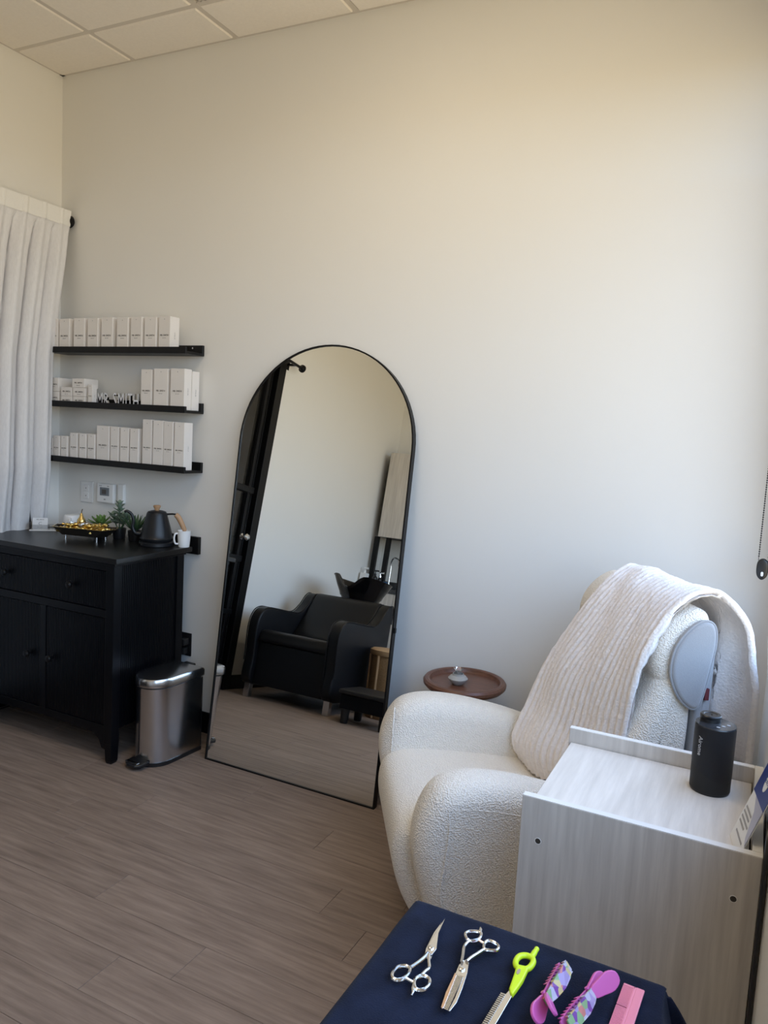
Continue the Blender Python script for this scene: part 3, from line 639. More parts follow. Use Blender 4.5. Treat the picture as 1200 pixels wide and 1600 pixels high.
# ================================================================== ARCH MIRROR
ML, MW = 1.90, .868
am = bpy.data.objects.new('arch_mirror', None); COL.objects.link(am); tag(am, 'tall arched floor mirror with thin black frame leaning on the wall', 'mirror')
am.location = (1.669, -.238, 0); am.rotation_euler = (-math.atan2(.228, 1.885), 0, 0)
def arch(w, l0, l1, n=40):
    r = w; pts = [(-w, l0), (w, l0)]
    pts += [(r*math.cos(PI*k/n), (l1-r)+r*math.sin(PI*k/n)) for k in range(n+1)]
    return pts
outer = arch(MW/2, 0, ML); inner = arch(MW/2-.0065, .0065, ML-.0065)
m = MB(); m.rings([[Vector((a, y, b)) for a, b in poly] for poly, y in ((outer, .026), (outer, -.002), (inner, -.002), (inner, .004))], cap=False)
m.build('frame', BLACKM, am)
MB().prism(arch(MW/2-.006, .006, ML-.006), .003, .008, xz).build('mirror_glass', MIRROR, am)
MB().prism(arch(MW/2-.003, .003, ML-.003), .009, .024, xz).build('backing', BLACKM, am)
# mirrored pull-hook on its right side
MB().box(MW/2, MW/2+.006, .004, .018, .72, .74).build('edge_clip', BLACKM, am)

# ================================================================== SIDE TABLE + LOTUS
st = thing('side_table', 'small round walnut tray table with slim post behind the cream chair', 'table', (2.445, -.215, 0))
MB().lathe([(0, .572), (.125, .572), (.146, .578), (.157, .590), (.158, .600), (.152, .608), (.142, .610), (.134, .607), (.130, .597), (.128, .594), (0, .594)], 64).build('tray_top', WALNUT, st, smooth=True, angle=30)
MB().lathe([(0, .02), (.011, .02), (.011, .57), (0, .57)], 20).build('post', BRASS, st, smooth=True)
MB().lathe([(0, 0), (.13, 0), (.132, .006), (.12, .014), (.02, .022), (0, .022)], 48).build('base', BLACKM, st, smooth=True)
lo = thing('lotus_candle_pot', 'little grey ceramic pot with a lotus flower on the walnut table', 'ornament', (2.428, -.245, .594))
MB().lathe([(0, 0), (.018, 0), (.021, .002), (.036, .020), (.0375, .024), (.030, .032), (.022, .036), (.021, .042), (.019, .042), (.019, .034), (0, .033)], 32).build('pot', STONE, lo, smooth=True, angle=30)
first = None
mb = leaf_mesh(.022, .014, .002, .5)
for r_, n_, e_, m_ in ((0, 8, 18, CHROME), (1, 6, 45, WAX), (2, 4, 65, WAX)):
    pm = leaf_mesh(.024-.003*r_, .014, .002, .5).build('petal', m_, lo, smooth=True)
    for k in range(n_):
        o = pm if k == 0 else pm.copy()
        if k: COL.objects.link(o); o.parent = lo
        o.location = (0, 0, .042); o.rotation_euler = (0, -R(e_), 2*PI*k/n_+r_*.3)

# ================================================================== CREAM RECLINER
RC = thing('recliner', 'cream boucle recliner with padded headrest standing by the window wall', 'armchair', (2.53, -.815, 0), R(32))
def smooth2(pts, n=6): return [(p.x, p.y) for p in cr_spline([Vector((a, b, 0)) for a, b in pts], n, True)]
arm_o = smooth2([(.10, .07), (.0, .22), (-.055, .38), (-.062, .50), (-.02, .60), (.06, .635), (.18, .630), (.34, .595), (.50, .545), (.64, .52), (.70, .46), (.71, .25), (.66, .07), (.36, .055)], 6)
for s_ in (1, -1):
    y0_, y1_ = (.225, .385) if s_ > 0 else (-.385, -.225)
    sh = -.03 if s_ > 0 else 0
    a_ = MB().pillow([(x+sh*(1-x), z) for x, z in arm_o], y0_, y1_, .062, xz, 6).build('armrest', BOUCLE, RC, smooth=True, angle=180, sub=1)
    # stitched seam across the arm front
    seam = [(x+sh*(1-x), z) for x, z in arm_o]
    pts = [Vector((x+.115, (y1_+.001 if False else 0), z)) for x, z in []]
seat_o = smooth2([(.06, .07), (-.05, .20), (-.10, .33), (-.095, .43), (-.04, .470), (.06, .475), (.25, .462), (.45, .435), (.52, .40), (.54, .25), (.50, .09), (.30, .06)], 6)
MB().pillow(seat_o, -.255, .255, .045, xz, 6).build('seat', BOUCLE, RC, smooth=True, angle=180, sub=1)
back_o = smooth2([(.40, .36), (.44, .50), (.50, .66), (.55, .80), (.60, .92), (.68, .94), (.70, .80), (.69, .60), (.66, .40), (.55, .30)], 5)
MB().pillow(back_o, -.30, .30, .05, xz, 6).build('backrest', BOUCLE, RC, smooth=True, angle=180, sub=1)
shell_o = smooth2([(.655, .10), (.69, .40), (.70, .70), (.705, .95), (.72, 1.01), (.745, 1.0), (.745, .80), (.735, .45), (.70, .10)], 5)
MB().pillow(shell_o, -.29, .29, .008, xz, 3).build('back_shell', SIDEF, RC, smooth=True, angle=60)
head_o = smooth2([(.655, .820), (.610, .858), (.578, .925), (.585, 1.0), (.625, 1.06), (.68, 1.095), (.722, 1.085), (.735, 1.03), (.722, .94), (.702, .845), (.685, .818)], 6)
MB().pillow(head_o, -.292, .330, .035, xz, 6).build('headrest', BOUCLE, RC, smooth=True, angle=180, sub=1)
hs = [(.733+(x-.735)*.76, .948+(z-.955)*.87) for x, z in head_o]
MB().pillow(hs, -.316, -.285, .012, xz, 4).build('headrest_side', SIDEF, RC, smooth=True, angle=60)
MB().tube([(x, -.308, z) for x, z in hs], .0035, 6, True).build('headrest_piping', SIDEF, RC, smooth=True)
MB().box(.722, .734, -.299, -.288, .848, .880).build('fabric_tag', MAROON, RC)
MB().box(.285, .335, -.226, -.205, .49, .575, Matrix.Identity(4)).build('control_paddle', BLACKP, RC, bevel=.003)
MB().lathe([(0, 0), (.27, 0), (.275, .01), (.27, .03), (.20, .04), (0, .055)], 48, (.34, 0, 0)).build('swivel_base', BLACKM, RC, smooth=True)
# seams on near arm (raised stitch lines)
def arm_ring(frac, ysurf): pass
for pts in ([(.03, -.3855, .20), (.008, -.3860, .34), (.014, -.3860, .43), (.020, -.3855, .515), (.016, -.3800, .570)], [(.016, -.3800, .570), (.06, -.3822, .573), (.113, -.3825, .571), (.21, -.3825, .557), (.33, -.3825, .53)], [(-.055, .262, .604), (-.060, .233, .575), (-.062, .2255, .52), (-.062, .2255, .45)]):
    MB().tube(cr_spline(pts, 6), .0026, 6).build('arm_seam', BOUCLE, RC, smooth=True)
# --- throw blanket in the chair's frame
TB = bpy.data.objects.new('throw_base', None)
far_p = cr_spline([(.395, 0, .45), (.36, 0, .53), (.40, 0, .66), (.435, 0, .79), (.498, 0, .91), (.578, 0, 1.04), (.645, 0, 1.11), (.71, 0, 1.128), (.765, 0, 1.06), (.785, 0, .95), (.79, 0, .84), (.795, 0, .72)], 10)
near_p = cr_spline([(.50, 0, .50), (.50, 0, .58), (.53, 0, .68), (.538, 0, .78), (.545, 0, .87), (.575, 0, .99), (.645, 0, 1.10), (.745, 0, 1.135), (.825, 0, 1.06), (.842, 0, .93), (.846, 0, .82), (.85, 0, .66)], 10)
NR = 19
def samp(P, v):
    f = v*(len(P)-1); i = min(int(f), len(P)-2); return P[i].lerp(P[i+1], f-i)
def throw_base(u, v):
    a, b = samp(far_p, v), samp(near_p, v)
    k = u**1.15
    p = a.lerp(b, k)
    yf = .215-.075*math.exp(-((v-.48)/.19)**2); yn = -.285+.02*math.exp(-((v-.2)/.15)**2)
    y = yf+(yn-yf)*u
    p = Vector((p.x, y, p.z))
    bend = max(0, (v-.66)/.34)
    p.x += .030*min(1, bend*1.6)*math.sin(u*PI*2*3.3+.2)+.012*noise.noise(Vector((u*4, v*5, 0)))
    p.y += .02*bend*math.cos(u*PI*2*3.3)
    p.z += .010*noise.noise(Vector((u*5+3, v*7, 2)))
    if v < .12: p.x -= .015*math.sin(u*9)*(1-v/.12)
    return p
def throw(u, v):
    e = .004
    p = throw_base(u, v); du = throw_base(min(1, u+e), v)-throw_base(max(0, u-e), v); dv = throw_base(u, min(1, v+e))-throw_base(u, max(0, v-e))
    n = du.cross(dv)
    if n.length > 0: n.normalize()
    c = (v-.5)
    ref = Vector((p.x-.64, 0, p.z-.75))
    if n.dot(ref) < 0 and v > .08: n = -n
    rib = abs(math.sin(PI*NR*u+.15*math.sin(v*17)))**.55
    lump = noise.noise(Vector((u*60, v*70, 1)))*.0028
    bk_ = max(0, min(1, (v-.58)/.12))
    return p+n*(.009+.013*rib*(1-bk_)+lump*(1-.6*bk_))
MBt = MB().grid(throw, NR*10, 150)
th = MBt.build('throw_blanket', THROW, smooth=True, angle=180); th.location = (2.53, -.815, 0); th.rotation_euler = (0, 0, R(32))
q = th.modifiers.new('t', 'SOLIDIFY'); q.thickness = .020; q.offset = -1
tag(th, 'white ribbed plush throw draped over the back of the cream recliner', 'blanket')
TB_ = None

# ================================================================== PALE LAMINATE CABINET + THINGS ON IT
lc = thing('laminate_cabinet', 'pale wood-grain cabinet with raised gallery edge and black diffuser on top', 'cabinet', (3.23, -1.23, 0))
cx0, cx1, cy0, cy1, cz = 3.014, 3.450, -1.446, -1.012, .82; tk = .018; zs = .785
mb = MB()
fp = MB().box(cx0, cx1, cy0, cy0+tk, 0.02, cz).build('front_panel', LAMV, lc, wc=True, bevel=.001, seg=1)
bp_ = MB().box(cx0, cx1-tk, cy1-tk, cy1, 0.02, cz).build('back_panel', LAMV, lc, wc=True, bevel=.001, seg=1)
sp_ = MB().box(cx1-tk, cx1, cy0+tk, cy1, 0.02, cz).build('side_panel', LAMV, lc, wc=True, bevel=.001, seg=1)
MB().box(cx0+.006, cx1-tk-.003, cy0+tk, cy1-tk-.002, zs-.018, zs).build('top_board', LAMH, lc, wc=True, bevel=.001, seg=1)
MB().box(cx0+.006, cx1-tk, cy0+tk, cy1-tk, .06, .078).build('bottom_board', LAMH, lc, wc=True)
MB().box(cx0+.004, cx0+.022, cy0+tk+.003, cy1-tk-.003, .082, .42).build('drawer_front', LAMV, lc, wc=True)
MB().box(cx0+.004, cx0+.022, cy0+tk+.003, cy1-tk-.003, .425, .762).build('drawer_front', LAMV, lc, wc=True)
for (x0, x1, y0, y1) in ((cx0, cx1, cy0, cy0+tk), (cx0, cx1-tk, cy1-tk, cy1), (cx1-tk, cx1, cy0+tk, cy1)): MB().box(x0+.0005, x1-.0005, y0+.0005, y1-.0005, cz, cz+.001).build('edge_band', LAME, lc, wc=True)
for x, z in ((3.052, .733), (3.410, .731)):
    h_ = MB().lathe([(0, 0), (.0055, 0), (.0055, .0012), (0, .0012)], 18, (x, cy0+.0006, z), Matrix.Rotation(R(90), 3, 'X')).build('cam_hole', mat('bare_chipboard_hole', (.05, .04, .03), .9, var=.3, vscale=300), lc, wc=True)
    MB().tube([(x+.0062*math.cos(2*PI*k/18), cy0, z+.0062*math.sin(2*PI*k/18)) for k in range(18)], .0009, 5, True).build('hole_rim', LAME, lc, wc=True)
for x in (cx0+.04, cx1-.04):
    for y in (cy0+.04, cy1-.04): MB().lathe([(0, 0), (.02, 0), (.02, .02), (0, .02)], 16, (x, y, 0)).build('glide_foot', BLACKP, lc, wc=True)
df = thing('aroma_diffuser', 'black cylindrical scent diffuser standing on the pale laminate cabinet', 'diffuser', (3.345, -1.118, zs), R(-38))
R_ = .0425
MB().lathe([(0, 0), (R_-.002, 0), (R_-.001, .004), (R_-.001, .005), (0, .005)], 48).build('foot', BLACKP, df, smooth=True)
# lower shell with slanted top, upper shell
def shell(zlo, zhi, r, n=64):
    ringA = [Vector((r*math.cos(2*PI*k/n), r*math.sin(2*PI*k/n), zlo(2*PI*k/n))) for k in range(n)]
    ringB = [Vector((r*math.cos(2*PI*k/n), r*math.sin(2*PI*k/n), zhi(2*PI*k/n))) for k in range(n)]
    return MB().rings([ringA, ringB])
sl = lambda a: .052-.020*math.cos(a)
shell(lambda a: .005, sl, R_-.0006).build('lower_shell', DIFFL, df, smooth=True)
shell(sl, lambda a: .148, R_).build('upper_shell', DIFFD, df, smooth=True)
MB().lathe([(0, .148), (R_, .148), (R_-.001, .1505), (0, .151)], 48).build('top_cap', DIFFT, df, smooth=True)
nz_ = MB().lathe([(0, .150), (.022, .150), (.0215, .158), (.0225, .160), (.0225, .164), (.0205, .166), (.015, .1655), (.013, .164), (.004, .164), (.003, .161), (0, .161)], 36, (-.017, .002, 0)).build('nozzle', BLACKP, df, smooth=True, angle=30)
for k in range(3): MB().lathe([(0, .151), (.004, .151), (.004, .1514), (0, .1514)], 12, (.020, -.016+.016*k, 0)).build('touch_button', GREYINK, df)
text('lettering', 'Airome', .014, mat('silver_print', (.6, .6, .6), .4, .5, var=.05), df, Matrix.Translation((0, -R_-.0002, .105)) @ FACE_Y @ Matrix.Rotation(R(-90), 4, 'Z'))
# --- leaflet
lf = thing('leaflet', 'blue and white leaflet leaning on the wall at the cabinet corner', 'leaflet', (3.402, -1.362, zs+.001), R(9))
def leaf_pt(a, b, o_=0.0): return Vector((.0+.036*b/.16*1.0-o_, a, b))
LM = Matrix.Translation((.0, 0, .0))
tl = math.atan2(.056, .165); ML_ = Matrix.Rotation(tl, 4, 'Y')
MB().box(0, .0015, -.05, .05, 0, .185, ML_).build('sheet', PAPER, lf)
MB().box(-.0006, 0, -.05, .05, .105, .185, ML_).build('blue_print', BLUE, lf)
def onleaf(poly, m, name, d=.0004):
    MB().prism(poly, -d-.0006, -.0006, lambda a, b, h: ML_ @ Vector((h, a, b))).build(name, m, lf)
onleaf([(.012*math.cos(2*PI*k/24), .143+.019*math.sin(2*PI*k/24)) for k in range(24)], PAPER, 'oval_logo', .0006)
text('logo_lettering', 'OTO', .010, BLUE, lf, ML_ @ Matrix.Translation((-.0014, 0, .143)) @ Matrix(((0, 0, -1, 0), (-1, 0, 0, 0), (0, 1, 0, 0), (0, 0, 0, 1))), depth=.0002)
onleaf([(-.05, .105), (-.05, .03), (-.035, .04), (-.01, .085), (.02, .105)], LILAC, 'swoosh')
for k, (a0, a1, b) in enumerate(((-.01, .04, .070), (-.01, .042, .060), (-.02, .040, .050), (-.005, .04, .040), (-.03, .03, .022))): onleaf([(a0, b), (a1, b), (a1, b+.004), (a0, b+.004)], GREYINK, 'printed_line')
cdp = MB().tube(cr_spline([(W-.008, -1.02, .80), (W-.007, -1.25, .83), (W-.007, -1.42, .86), (W-.008, -1.47, .72), (W-.008, -1.50, .45), (W-.008, -1.52, .1), (W-.03, -1.54, .006), (W-.15, -1.55, .005)], 8), .0045, 8).build('mains_lead', BLACKP, smooth=True, origin=(W-.008, -1.5, .1)); tag(cdp, 'black power cord running down the wall beside the laminate cabinet', 'cord')

# ================================================================== ROLLER BLIND (only its chain hangs into view)
rb = thing('roller_blind', 'rolled-up window blind with a black bead chain loop and weight', 'blind', (W-.030, -.22, 2.94))
MB().tube([(0, .04, -.03), (0, -3.2, -.03)], .026, 16).build('fabric_roll', SHADE, rb, smooth=True)
MB().box(-.0008, .0008, -3.18, .02, -.10, -.03).build('fabric', SHADE, rb)
MB().box(-.008, .008, -3.18, .02, -.115, -.10).build('bottom_bar', WHITEP, rb)
for yv in (.05, -3.22): MB().box(-.03, .035, yv-.003, yv+.003, -.07, .0).build('bracket', BLACKM, rb)
cm = MB()
zt, zb = -.03, 1.178-2.94
for k in range(int((zt-zb)/.0075)):
    z = zt-.0075*k
    for sg in (-1, 1):
        f = k/((zt-zb)/.0075); cm.sphere((-.020+sg*.014, .075, z), .0026, 6, 4)
cm.tube([(-.034, .075, zt), (-.034, .075, zb)], .0008, 4).tube([(-.006, .075, zt), (-.006, .075, zb)], .0008, 4)
cm.build('bead_chain', BLACKP, rb)
wt = smooth2([(-.036, zb-.005), (-.036, zb-.045), (-.020, zb-.062), (-.004, zb-.045), (-.004, zb-.005), (-.020, zb+.008)], 5)
wo_ = MB().pillow(wt, .065, .085, .006, xz, 3).build('chain_weight', BLACKP, rb, smooth=True)
MB().pillow(smooth2([(-.023, zb-.036), (-.023, zb-.048), (-.0165, zb-.048), (-.0165, zb-.036)], 4), .0635, .0655, .0006, xz, 2).build('weight_window', WHITEP, wo_)

# ================================================================== TOOL TROLLEY, CLOTH, TOOLS
ZTAB = .796
tt = thing('tray_trolley', 'salon tool trolley hidden under the navy cloth', 'trolley', (3.145, -2.04, 0))
MB().box(-.188, .188, -.20, .20, ZTAB-.03, ZTAB).build('tray', BLACKP, tt, bevel=.012, seg=3)
MB().lathe([(0, .08), (.016, .08), (.016, ZTAB-.03), (0, ZTAB-.03)], 16).build('post', STEEL, tt, smooth=True)
for k in range(4):
    a = PI/4+k*PI/2
    MB().tube([(0, 0, .09), (.17*math.cos(a), .17*math.sin(a), .06)], .012, 8).build('base_arm', BLACKP, tt, smooth=True)
    MB().lathe([(0, -.01), (.024, -.01), (.026, -.006), (.026, .006), (.024, .01), (0, .01)], 18, (.17*math.cos(a), .17*math.sin(a), .026), Matrix.Rotation(R(90), 3, 'X')).build('castor', BLACKP, tt, smooth=True)
tx0, tx1, ty0, ty1 = 2.953, 3.338, -2.245, -1.835
ZCL = ZTAB+.0045
def cloth(u, v):
    x = tx0-.03+(tx1-tx0+.12)*u; y = ty0-.05+(ty1-ty0+.10)*v
    rr = .016
    def wrap(t, lo, hi):
        if t < lo: ex = lo-t; q = min(ex, rr*PI/2); a = q/rr; return lo-rr*math.sin(a), rr*(1-math.cos(a))+max(0, ex-rr*PI/2), ex
        if t > hi: ex = t-hi; q = min(ex, rr*PI/2); a = q/rr; return hi+rr*math.sin(a), rr*(1-math.cos(a))+max(0, ex-rr*PI/2), ex
        return t, 0.0, 0.0
    X, dx, ex = wrap(x, tx0+rr, tx1-rr); Y, dy, ey = wrap(y, ty0+rr, ty1-rr)
    z = ZCL-max(dx, dy)-.25*min(dx, dy)
    if x > tx1: X += .30*max(0, ex-.02)+.008*math.sin(y*38); Y += .25*max(0, ex-.02)*(1 if y > -1.9 else .2)
    if ey > 0.02: X += .006*math.sin(x*45)
    z += .0012*noise.noise(Vector((x*14, y*14, 0)))+.0016*max(0, noise.noise(Vector((x*7+5, y*5, 3))))*0
    return Vector((X, Y, z))
cl = MB().grid(cloth, 120, 110).build('cloth', NAVY, smooth=True, angle=180, origin=(3.145, -2.04, ZTAB))
q = cl.modifiers.new('t', 'SOLIDIFY'); q.thickness = .0028; q.offset = 1
tag(cl, 'dark navy velour cloth laid over the tool trolley', 'cloth')
ZT_ = ZCL+.0045
def p3(pts, z=.0): return [Vector((a, b, ZT_+z)) for a, b in pts]
def flat(name, poly, h, m, par, z=0.0, bev=.0006): return MB().prism(poly, ZT_+z, ZT_+z+h, xy).build(name, m, par, wc=True, bevel=bev, seg=2)
# hairdressing scissors
s1 = thing('hair_scissors', 'slim steel hairdressing scissors with finger rest, leftmost on the navy cloth', 'scissors', (3.029, -1.951, ZT_))
wd_ = lambda P, k: [(sum(q[0] for q in P)/len(P)+(x-sum(q[0] for q in P)/len(P))*k, y) for x, y in P]
flat('blade', wd_([(3.0222, -1.8785), (3.0232, -1.8860), (3.0262, -1.9165), (3.0330, -1.9420), (3.0352, -1.9495), (3.0345, -1.9640), (3.0275, -1.9600), (3.0235, -1.9480), (3.0222, -1.9140)], 1.2), .0022, SCISSOR, s1, .0026)
flat('blade', wd_([(3.0200, -1.8845), (3.0206, -1.8930), (3.0255, -1.9200), (3.0320, -1.9500), (3.0350, -1.9700), (3.0270, -1.9720), (3.0222, -1.9520), (3.0192, -1.9150)], 1.2), .0022, SCISSOR, s1)
MB().tube(cr_spline(p3([(3.0285, -1.962), (3.0275, -1.976), (3.0235, -1.991), (3.0200, -2.0005)], .003), 5), .0027, 8).build('shank', SCISSOR, s1, wc=True, smooth=True)
MB().tube(cr_spline(p3([(3.0310, -1.964), (3.0370, -1.978), (3.0422, -1.989), (3.0405, -1.998), (3.0390, -2.0065)], .003), 5), .0027, 8).build('shank', SCISSOR, s1, wc=True, smooth=True)
MB().tube(cr_spline(p3([(3.0035, -2.0230), (3.0050, -2.0090), (3.0120, -2.0015), (3.0200, -2.0040), (3.0225, -2.0130), (3.0205, -2.0250), (3.0140, -2.0320), (3.0070, -2.0310)], .003), 5, True), .0027, 8, True).build('finger_ring', SCISSOR, s1, wc=True, smooth=True)
MB().tube(cr_spline(p3([(3.0350, -2.0200), (3.0375, -2.0105), (3.0430, -2.0060), (3.0510, -2.0090), (3.0545, -2.0180), (3.0525, -2.0290), (3.0450, -2.0345), (3.0385, -2.0300)], .003), 5, True), .0027, 8, True).build('finger_ring', SCISSOR, s1, wc=True, smooth=True)
MB().tube(cr_spline(p3([(3.0370, -2.0260), (3.0385, -2.0350), (3.0415, -2.0410), (3.0425, -2.0480)], .003), 4), [.0024]*9+[.0016]*4, 8).build('finger_rest', SCISSOR, s1, wc=True, smooth=True)
MB().tube(p3([(3.0215, -2.0225), (3.0345, -2.0245)], .003), .0022, 8).build('bumper', STEEL, s1, wc=True, smooth=True)
MB().lathe([(0, 0), (.0042, 0), (.0042, .0015), (.003, .0022), (0, .0022)], 18, (3.0289, -1.9515, ZT_+.0048)).build('pivot_screw', SCISSOR, s1, wc=True, smooth=True)
# thinning scissors
s2 = thing('thinning_scissors', 'steel thinning scissors with toothed blade pointing towards the viewer', 'scissors', (3.081, -1.966, ZT_))
flat('blade', [(3.0765, -1.9800), (3.0745, -1.9600), (3.0785, -1.9455), (3.0845, -1.9460), (3.0905, -1.9690), (3.0948, -1.9990), (3.0975, -2.0280), (3.0955, -2.0450), (3.0930, -2.0460), (3.0920, -2.0200), (3.0880, -1.9790)], .0022, SCISSOR, s2)
flat('plain_blade', [(3.0762, -1.9800), (3.0800, -1.9830), (3.0870, -2.0460), (3.0860, -2.0500), (3.0835, -2.0480), (3.0790, -2.0200)], .0022, COPPER, s2, .0024)
tm = MB()
for k in range(26):
    f = k/25; ya = -1.9815-.064*f; xa = 3.0795+.0075*f; xb = 3.0885+.0052*f-.0012*f
    tm.box(xa, xb, ya-.0008, ya+.0008, ZT_+.001, ZT_+.0026)
tm.build('blade_teeth', SCISSOR, s2, wc=True)
MB().tube(cr_spline(p3([(3.0765, -1.955), (3.0735, -1.942), (3.0690, -1.926), (3.0690, -1.915), (3.0712, -1.9070)], .003), 5), .0027, 8).build('shank', SCISSOR, s2, wc=True, smooth=True)
MB().tube(cr_spline(p3([(3.0825, -1.950), (3.0850, -1.940), (3.0900, -1.927), (3.0945, -1.9150)], .003), 5), .0027, 8).build('shank', SCISSOR, s2, wc=True, smooth=True)
MB().tube(cr_spline(p3([(3.0603, -1.8965), (3.0625, -1.8880), (3.0690, -1.8835), (3.0775, -1.8810), (3.0815, -1.8880), (3.0805, -1.8985), (3.0720, -1.9065), (3.0650, -1.9045)], .003), 5, True), .0026, 8, True).build('finger_ring', SCISSOR, s2, wc=True, smooth=True)
MB().tube(cr_spline(p3([(3.0918, -1.9040), (3.0925, -1.8950), (3.0965, -1.8915), (3.1050, -1.8925), (3.1115, -1.8985), (3.1110, -1.9065), (3.1030, -1.9110), (3.0950, -1.9130)], .003), 5, True), .0026, 8, True).build('finger_ring', SCISSOR, s2, wc=True, smooth=True)
MB().tube(p3([(3.0775, -1.8815), (3.0765, -1.8755), (3.0740, -1.8695)], .003), [.0032, .0028, .0010], 8).build('finger_rest', SCISSOR, s2, wc=True, smooth=True)
MB().tube(p3([(3.0810, -1.8985), (3.0915, -1.9015)], .003), .002, 8).build('bumper', COPPER, s2, wc=True, smooth=True)
MB().lathe([(0, 0), (.0045, 0), (.0045, .0015), (.003, .0022), (0, .0022)], 18, (3.0811, -1.9660, ZT_+.0024)).build('pivot_screw', SCISSOR, s2, wc=True, smooth=True)
# razor
rz = thing('styling_razor', 'neon yellow handled hair razor with serrated steel guard', 'razor', (3.153, -1.95, ZT_))
ringp = cr_spline(p3([(3.1420, -1.9150), (3.1440, -1.9030), (3.1520, -1.8965), (3.1610, -1.8985), (3.1640, -1.9080), (3.1615, -1.9210), (3.1540, -1.9270), (3.1455, -1.9250)], .0045), 5, True)
MB().tube(ringp, .0042, 10, True).build('finger_ring', NEON, rz, wc=True, smooth=True)
MB().tube(cr_spline(p3([(3.1590, -1.8960), (3.1600, -1.8850), (3.1608, -1.8745)], .0045), 4), [.0042]*5+[.0036]*4, 10).build('tail', NEON, rz, wc=True, smooth=True)
flat('handle', [(3.1455, -1.9235), (3.1625, -1.9200), (3.1625, -1.9340), (3.1625, -1.9500), (3.1605, -1.9680), (3.1580, -1.9840), (3.1535, -1.9810), (3.1500, -1.9735), (3.1490, -1.9600), (3.1475, -1.9400)], .008, NEON, rz, .0, .0025)
flat('logo_plate', [(3.1525+.0022*math.cos(a), -1.9390+.006*math.sin(a)) for a in (2*PI*k/14 for k in range(14))], .0006, STEEL, rz, .008, 0)
flat('blade', [(3.1515, -1.9715), (3.1575, -1.9800), (3.1545, -2.0300), (3.1510, -2.0760), (3.1430, -2.0760), (3.1445, -2.0400), (3.1475, -1.9900)], .002, SCISSOR, rz, .003)
gm = MB()
for k in range(24):
    f = k/23; ya = -1.987-.086*f; xa = 3.1450-.0055*f
    gm.box(xa-.0022, xa+.004, ya-.0012, ya+.0012, ZT_+.0025, ZT_+.0060)
gm.build('serrated_guard', STEEL, rz, wc=True)
# crocodile clips
def camo(name, seed):
    m = bpy.data.materials.new(name); m.use_nodes = True; N = m.node_tree.nodes; L = m.node_tree.links
    v = N.new('ShaderNodeTexVoronoi'); v.inputs['Scale'].default_value = 95+seed; g = N.new('ShaderNodeNewGeometry'); L.new(g.outputs['Position'], v.inputs['Vector'])
    r = N.new('ShaderNodeValToRGB'); r.color_ramp.interpolation = 'CONSTANT'
    cols = [(0, (.22, .07, .30)), (.25, (.40, .30, .50)), (.42, (.28, .42, .20)), (.58, (.62, .48, .22)), (.74, (.52, .48, .56)), (.90, (.62, .22, .18))]
    el = r.color_ramp.elements; el[0].position = 0; el[0].color = (*cols[0][1], 1); el[1].position = cols[1][0]; el[1].color = (*cols[1][1], 1)
    for p, c in cols[2:]: e = el.new(p); e.color = (*c, 1)
    s_ = N.new('ShaderNodeSeparateColor'); L.new(v.outputs['Color'], s_.inputs[0]); L.new(s_.outputs[0], r.inputs[0])
    b = N['Principled BSDF']; L.new(r.outputs[0], b.inputs['Base Color']); b.inputs['Roughness'].default_value = .35; return m
CAMO = camo('floral_print_plastic', 0)
def clip(lab, loc, rot, openup):
    t = thing('crocodile_clip', lab, 'hair clip', (loc[0], loc[1], ZT_+.0105), rot, 'crocodile clips on the cloth'); t.rotation_euler = (0, openup, rot)
    # local +y points to the toothed mouth, z up
    def jaw(zoff, tilt, m, name):
        M = Matrix.Translation((0, 0, zoff)) @ Matrix.Rotation(tilt, 4, 'X')
        out = [(-.005, -.02), (-.008, 0), (-.0095, .022), (-.009, .045), (-.006, .062), (.006, .062), (.009, .045), (.0095, .022), (.008, 0), (.005, -.02)]
        mb = MB(); mb.prism(out, 0, .003, lambda a, b, h: M @ Vector((a, b, h+.006*math.sin(PI*(b+.02)/.082))))
        for s_ in (-1, 1):
            for k in range(7): y = .012+k*.0075; mb.add([M @ Vector((s_*.0085, y-.003, .004)), M @ Vector((s_*.0085, y+.003, .004)), M @ Vector((s_*.0085, y, -.004)), M @ Vector((s_*.0070, y-.003, .004)), M @ Vector((s_*.0070, y+.003, .004)), M @ Vector((s_*.0070, y, -.004))], [(0, 1, 2), (3, 5, 4), (0, 2, 5, 3), (1, 4, 5, 2), (0, 3, 4, 1)])
        return mb.build(name, m, t, bevel=.0006)
    jaw(.013, R(2), CAMO, 'upper_jaw'); jaw(.005, R(-1), PINK, 'lower_jaw')
    for zz_, tl_, nm in ((.013, -32, 'upper_handle'), (.007, -4, 'lower_handle')):
        M = Matrix.Translation((0, -.012, zz_)) @ Matrix.Rotation(R(tl_), 4, 'X')
        out = smooth2([(-.006, 0), (-.010, -.015), (-.012, -.030), (-.006, -.042), (.006, -.042), (.012, -.030), (.010, -.015), (.006, 0)], 3)
        MB().prism(out, 0, .0045, lambda a, b, h: M @ Vector((a, b, h))).build(nm, PINK, t, bevel=.0012)
    MB().tube([(-.009, -.010, .011), (.009, -.010, .011)], .003, 8).build('hinge_pin', PINK, t, smooth=True)
clip('pink and floral crocodile clip with toothed end pointing away, beside the razor', (3.194, -1.970), R(-6), R(48))
clip('pink and floral crocodile clip with pink handles pointing away, beside the comb', (3.238, -1.952), R(168), R(-52))
